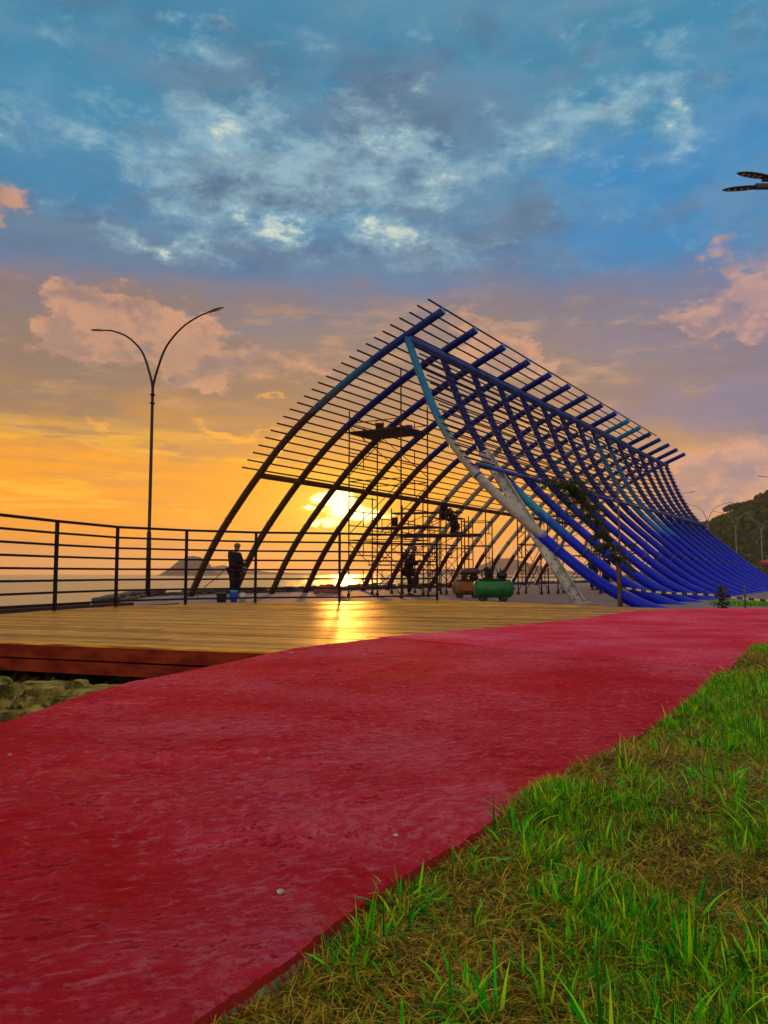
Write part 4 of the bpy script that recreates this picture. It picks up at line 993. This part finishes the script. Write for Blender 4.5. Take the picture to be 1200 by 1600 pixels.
# dry thatch lying flat
x, y, r = scatter(150000, .5, 9., 1.3, 41, .008); n = len(x); far_s = np.clip(y/1.6, 1, 4)
wl = (r.random(n) < .62)
blades('dry_grass', np.stack([x, y, soilz(x, y)+r.uniform(0,.012,n)], 1), r.uniform(.015,.045,n)*np.sqrt(far_s), r.uniform(.0012,.0024,n)*far_s, r.uniform(0, 2*PI, n), r.uniform(.6, 1.5, n), mixcol(r, n, pal_d), .5, 1, 2, kind='stuff', label='dry yellow brown thatch between the green grass tufts', category='grass')
# green turf, patchy
x, y, r = scatter(400000, .5, 9., 1.35, 42, .006); g = fbm2(x*6.5+2, y*4.6, 4, 55); g2 = fbm2(x*12, y*9, 3, 56)
k = r.random(len(x)) < np.clip((g*.6+g2*.4-.40)*14., .16, 1); x, y = x[k], y[k]; n = len(x); dens = np.clip((g[k]-.25)*3, .5, 1.3); far_s = np.clip(y/1.8, 1, 3)
blades('grass', np.stack([x, y, soilz(x, y)-.003], 1), r.uniform(.013,.036,n)*dens*np.sqrt(far_s), r.uniform(.0016,.0034,n)*far_s, r.uniform(0, 2*PI, n), np.abs(r.normal(.7,.4,n)), mixcol(r, n, pal_g), .7, 2, 3, kind='stuff', label='short green grass growing in patches right of the red path', category='grass')
# bigger broad-bladed tufts
tx, ty, r = scatter(1300, .55, 6.5, 1.5, 43, .03)
kk = fbm2(tx*6.5+2, ty*4.6, 4, 55)+r.normal(0,.06,len(tx)) > .43; tx, ty = tx[kk], ty[kk]
ex = np.array([(-.235,.80), (-.12,.93), (-.02,1.08), (.0,1.13), (.05,1.18), (.12,.83), (.30,.86), (.42,.9), (.24,1.0), (.50,1.05), (.36,1.2), (.62,1.3), (.55,.86), (-.05,.86)])
tx, ty = np.concatenate([tx, ex[:,0]]), np.concatenate([ty, ex[:,1]]); npb = 34
cx, cy = np.repeat(tx, npb), np.repeat(ty, npb); n = len(cx); sp = r.normal(0, 1, (n, 2))*.016
hs = np.repeat((.028+.065*r.random(len(tx))**2.2), npb)*r.uniform(.5,1.1,n); x, y = cx+sp[:,0], cy+sp[:,1]; inb = x > right_edge(y)+.004; x, y, hs, sp = x[inb], y[inb], hs[inb], sp[inb]; n = len(x)
blades('grass_tufts', np.stack([x, y, soilz(x, y)-.003], 1), hs, r.uniform(.003,.0068,n), np.arctan2(sp[:,1], sp[:,0])+r.normal(0,.5,n), np.abs(r.normal(.65,.35,n)), mixcol(r, n, pal_g*np.array([.8,1.05,.9])), 1.1, 3, 5, kind='stuff', label='taller broad-bladed green grass tufts standing out of the lawn', category='grass')
# far verge beyond the path
r = np.random.default_rng(77); n = 26000; x = r.uniform(8.6, 30, n); y = 18.8+r.uniform(0, 1, n)*1.6+(x-8)*.12
blades('verge_grass', np.stack([x, y, np.full(n, -.36)], 1), r.uniform(.06,.14,n), r.uniform(.012,.03,n), r.uniform(0, 2*PI, n), np.abs(r.normal(.4,.3,n)), mixcol(r, n, pal_g*.9), .6, 4, 2, kind='stuff', label='small grass verge beyond the far end of the red path', category='grass')

# pebbles and a fallen leaf
for x, y, s_, lb in ((-.145,1.115,.0055,'pale pebble lying alone on the red path near the grass edge'), (-.92,1.93,.004,'tiny white chip on the left part of the red path'), (.02,1.35,.004,'grey pebble on the red path close to the slab edge'), (-.28,1.9,.0035,'small stone crumb in the middle of the red path')):
    q = random.Random(x); link('pebble', MB().ell((0,0,0), (s_*1.3, s_, s_*.6), 10, 6, None, 0, lambda v: v*q.uniform(.88,1.08)).mesh('pebble', M['pebble']), None, (x, y, s_*.45+.003), x*9, label=lb, category='pebble')

# ------------------------------------------------------------------ sea haze
hz = bpy.data.materials.new('haze_air'); hz.use_nodes = True; hz.node_tree.nodes.clear()
pv = hz.node_tree.nodes.new('ShaderNodeVolumePrincipled'); pv.inputs['Color'].default_value = (1, .93, .85, 1); pv.inputs['Density'].default_value = 0.00022; pv.inputs['Anisotropy'].default_value = .45
ho = hz.node_tree.nodes.new('ShaderNodeOutputMaterial'); hz.node_tree.links.new(pv.outputs[0], ho.inputs['Volume'])
HAZE = True
if HAZE: MB().box((0,0,37.9), (5200,5200,83)).build('haze', hz, kind='stuff', label='warm sea haze in the air', category='haze')
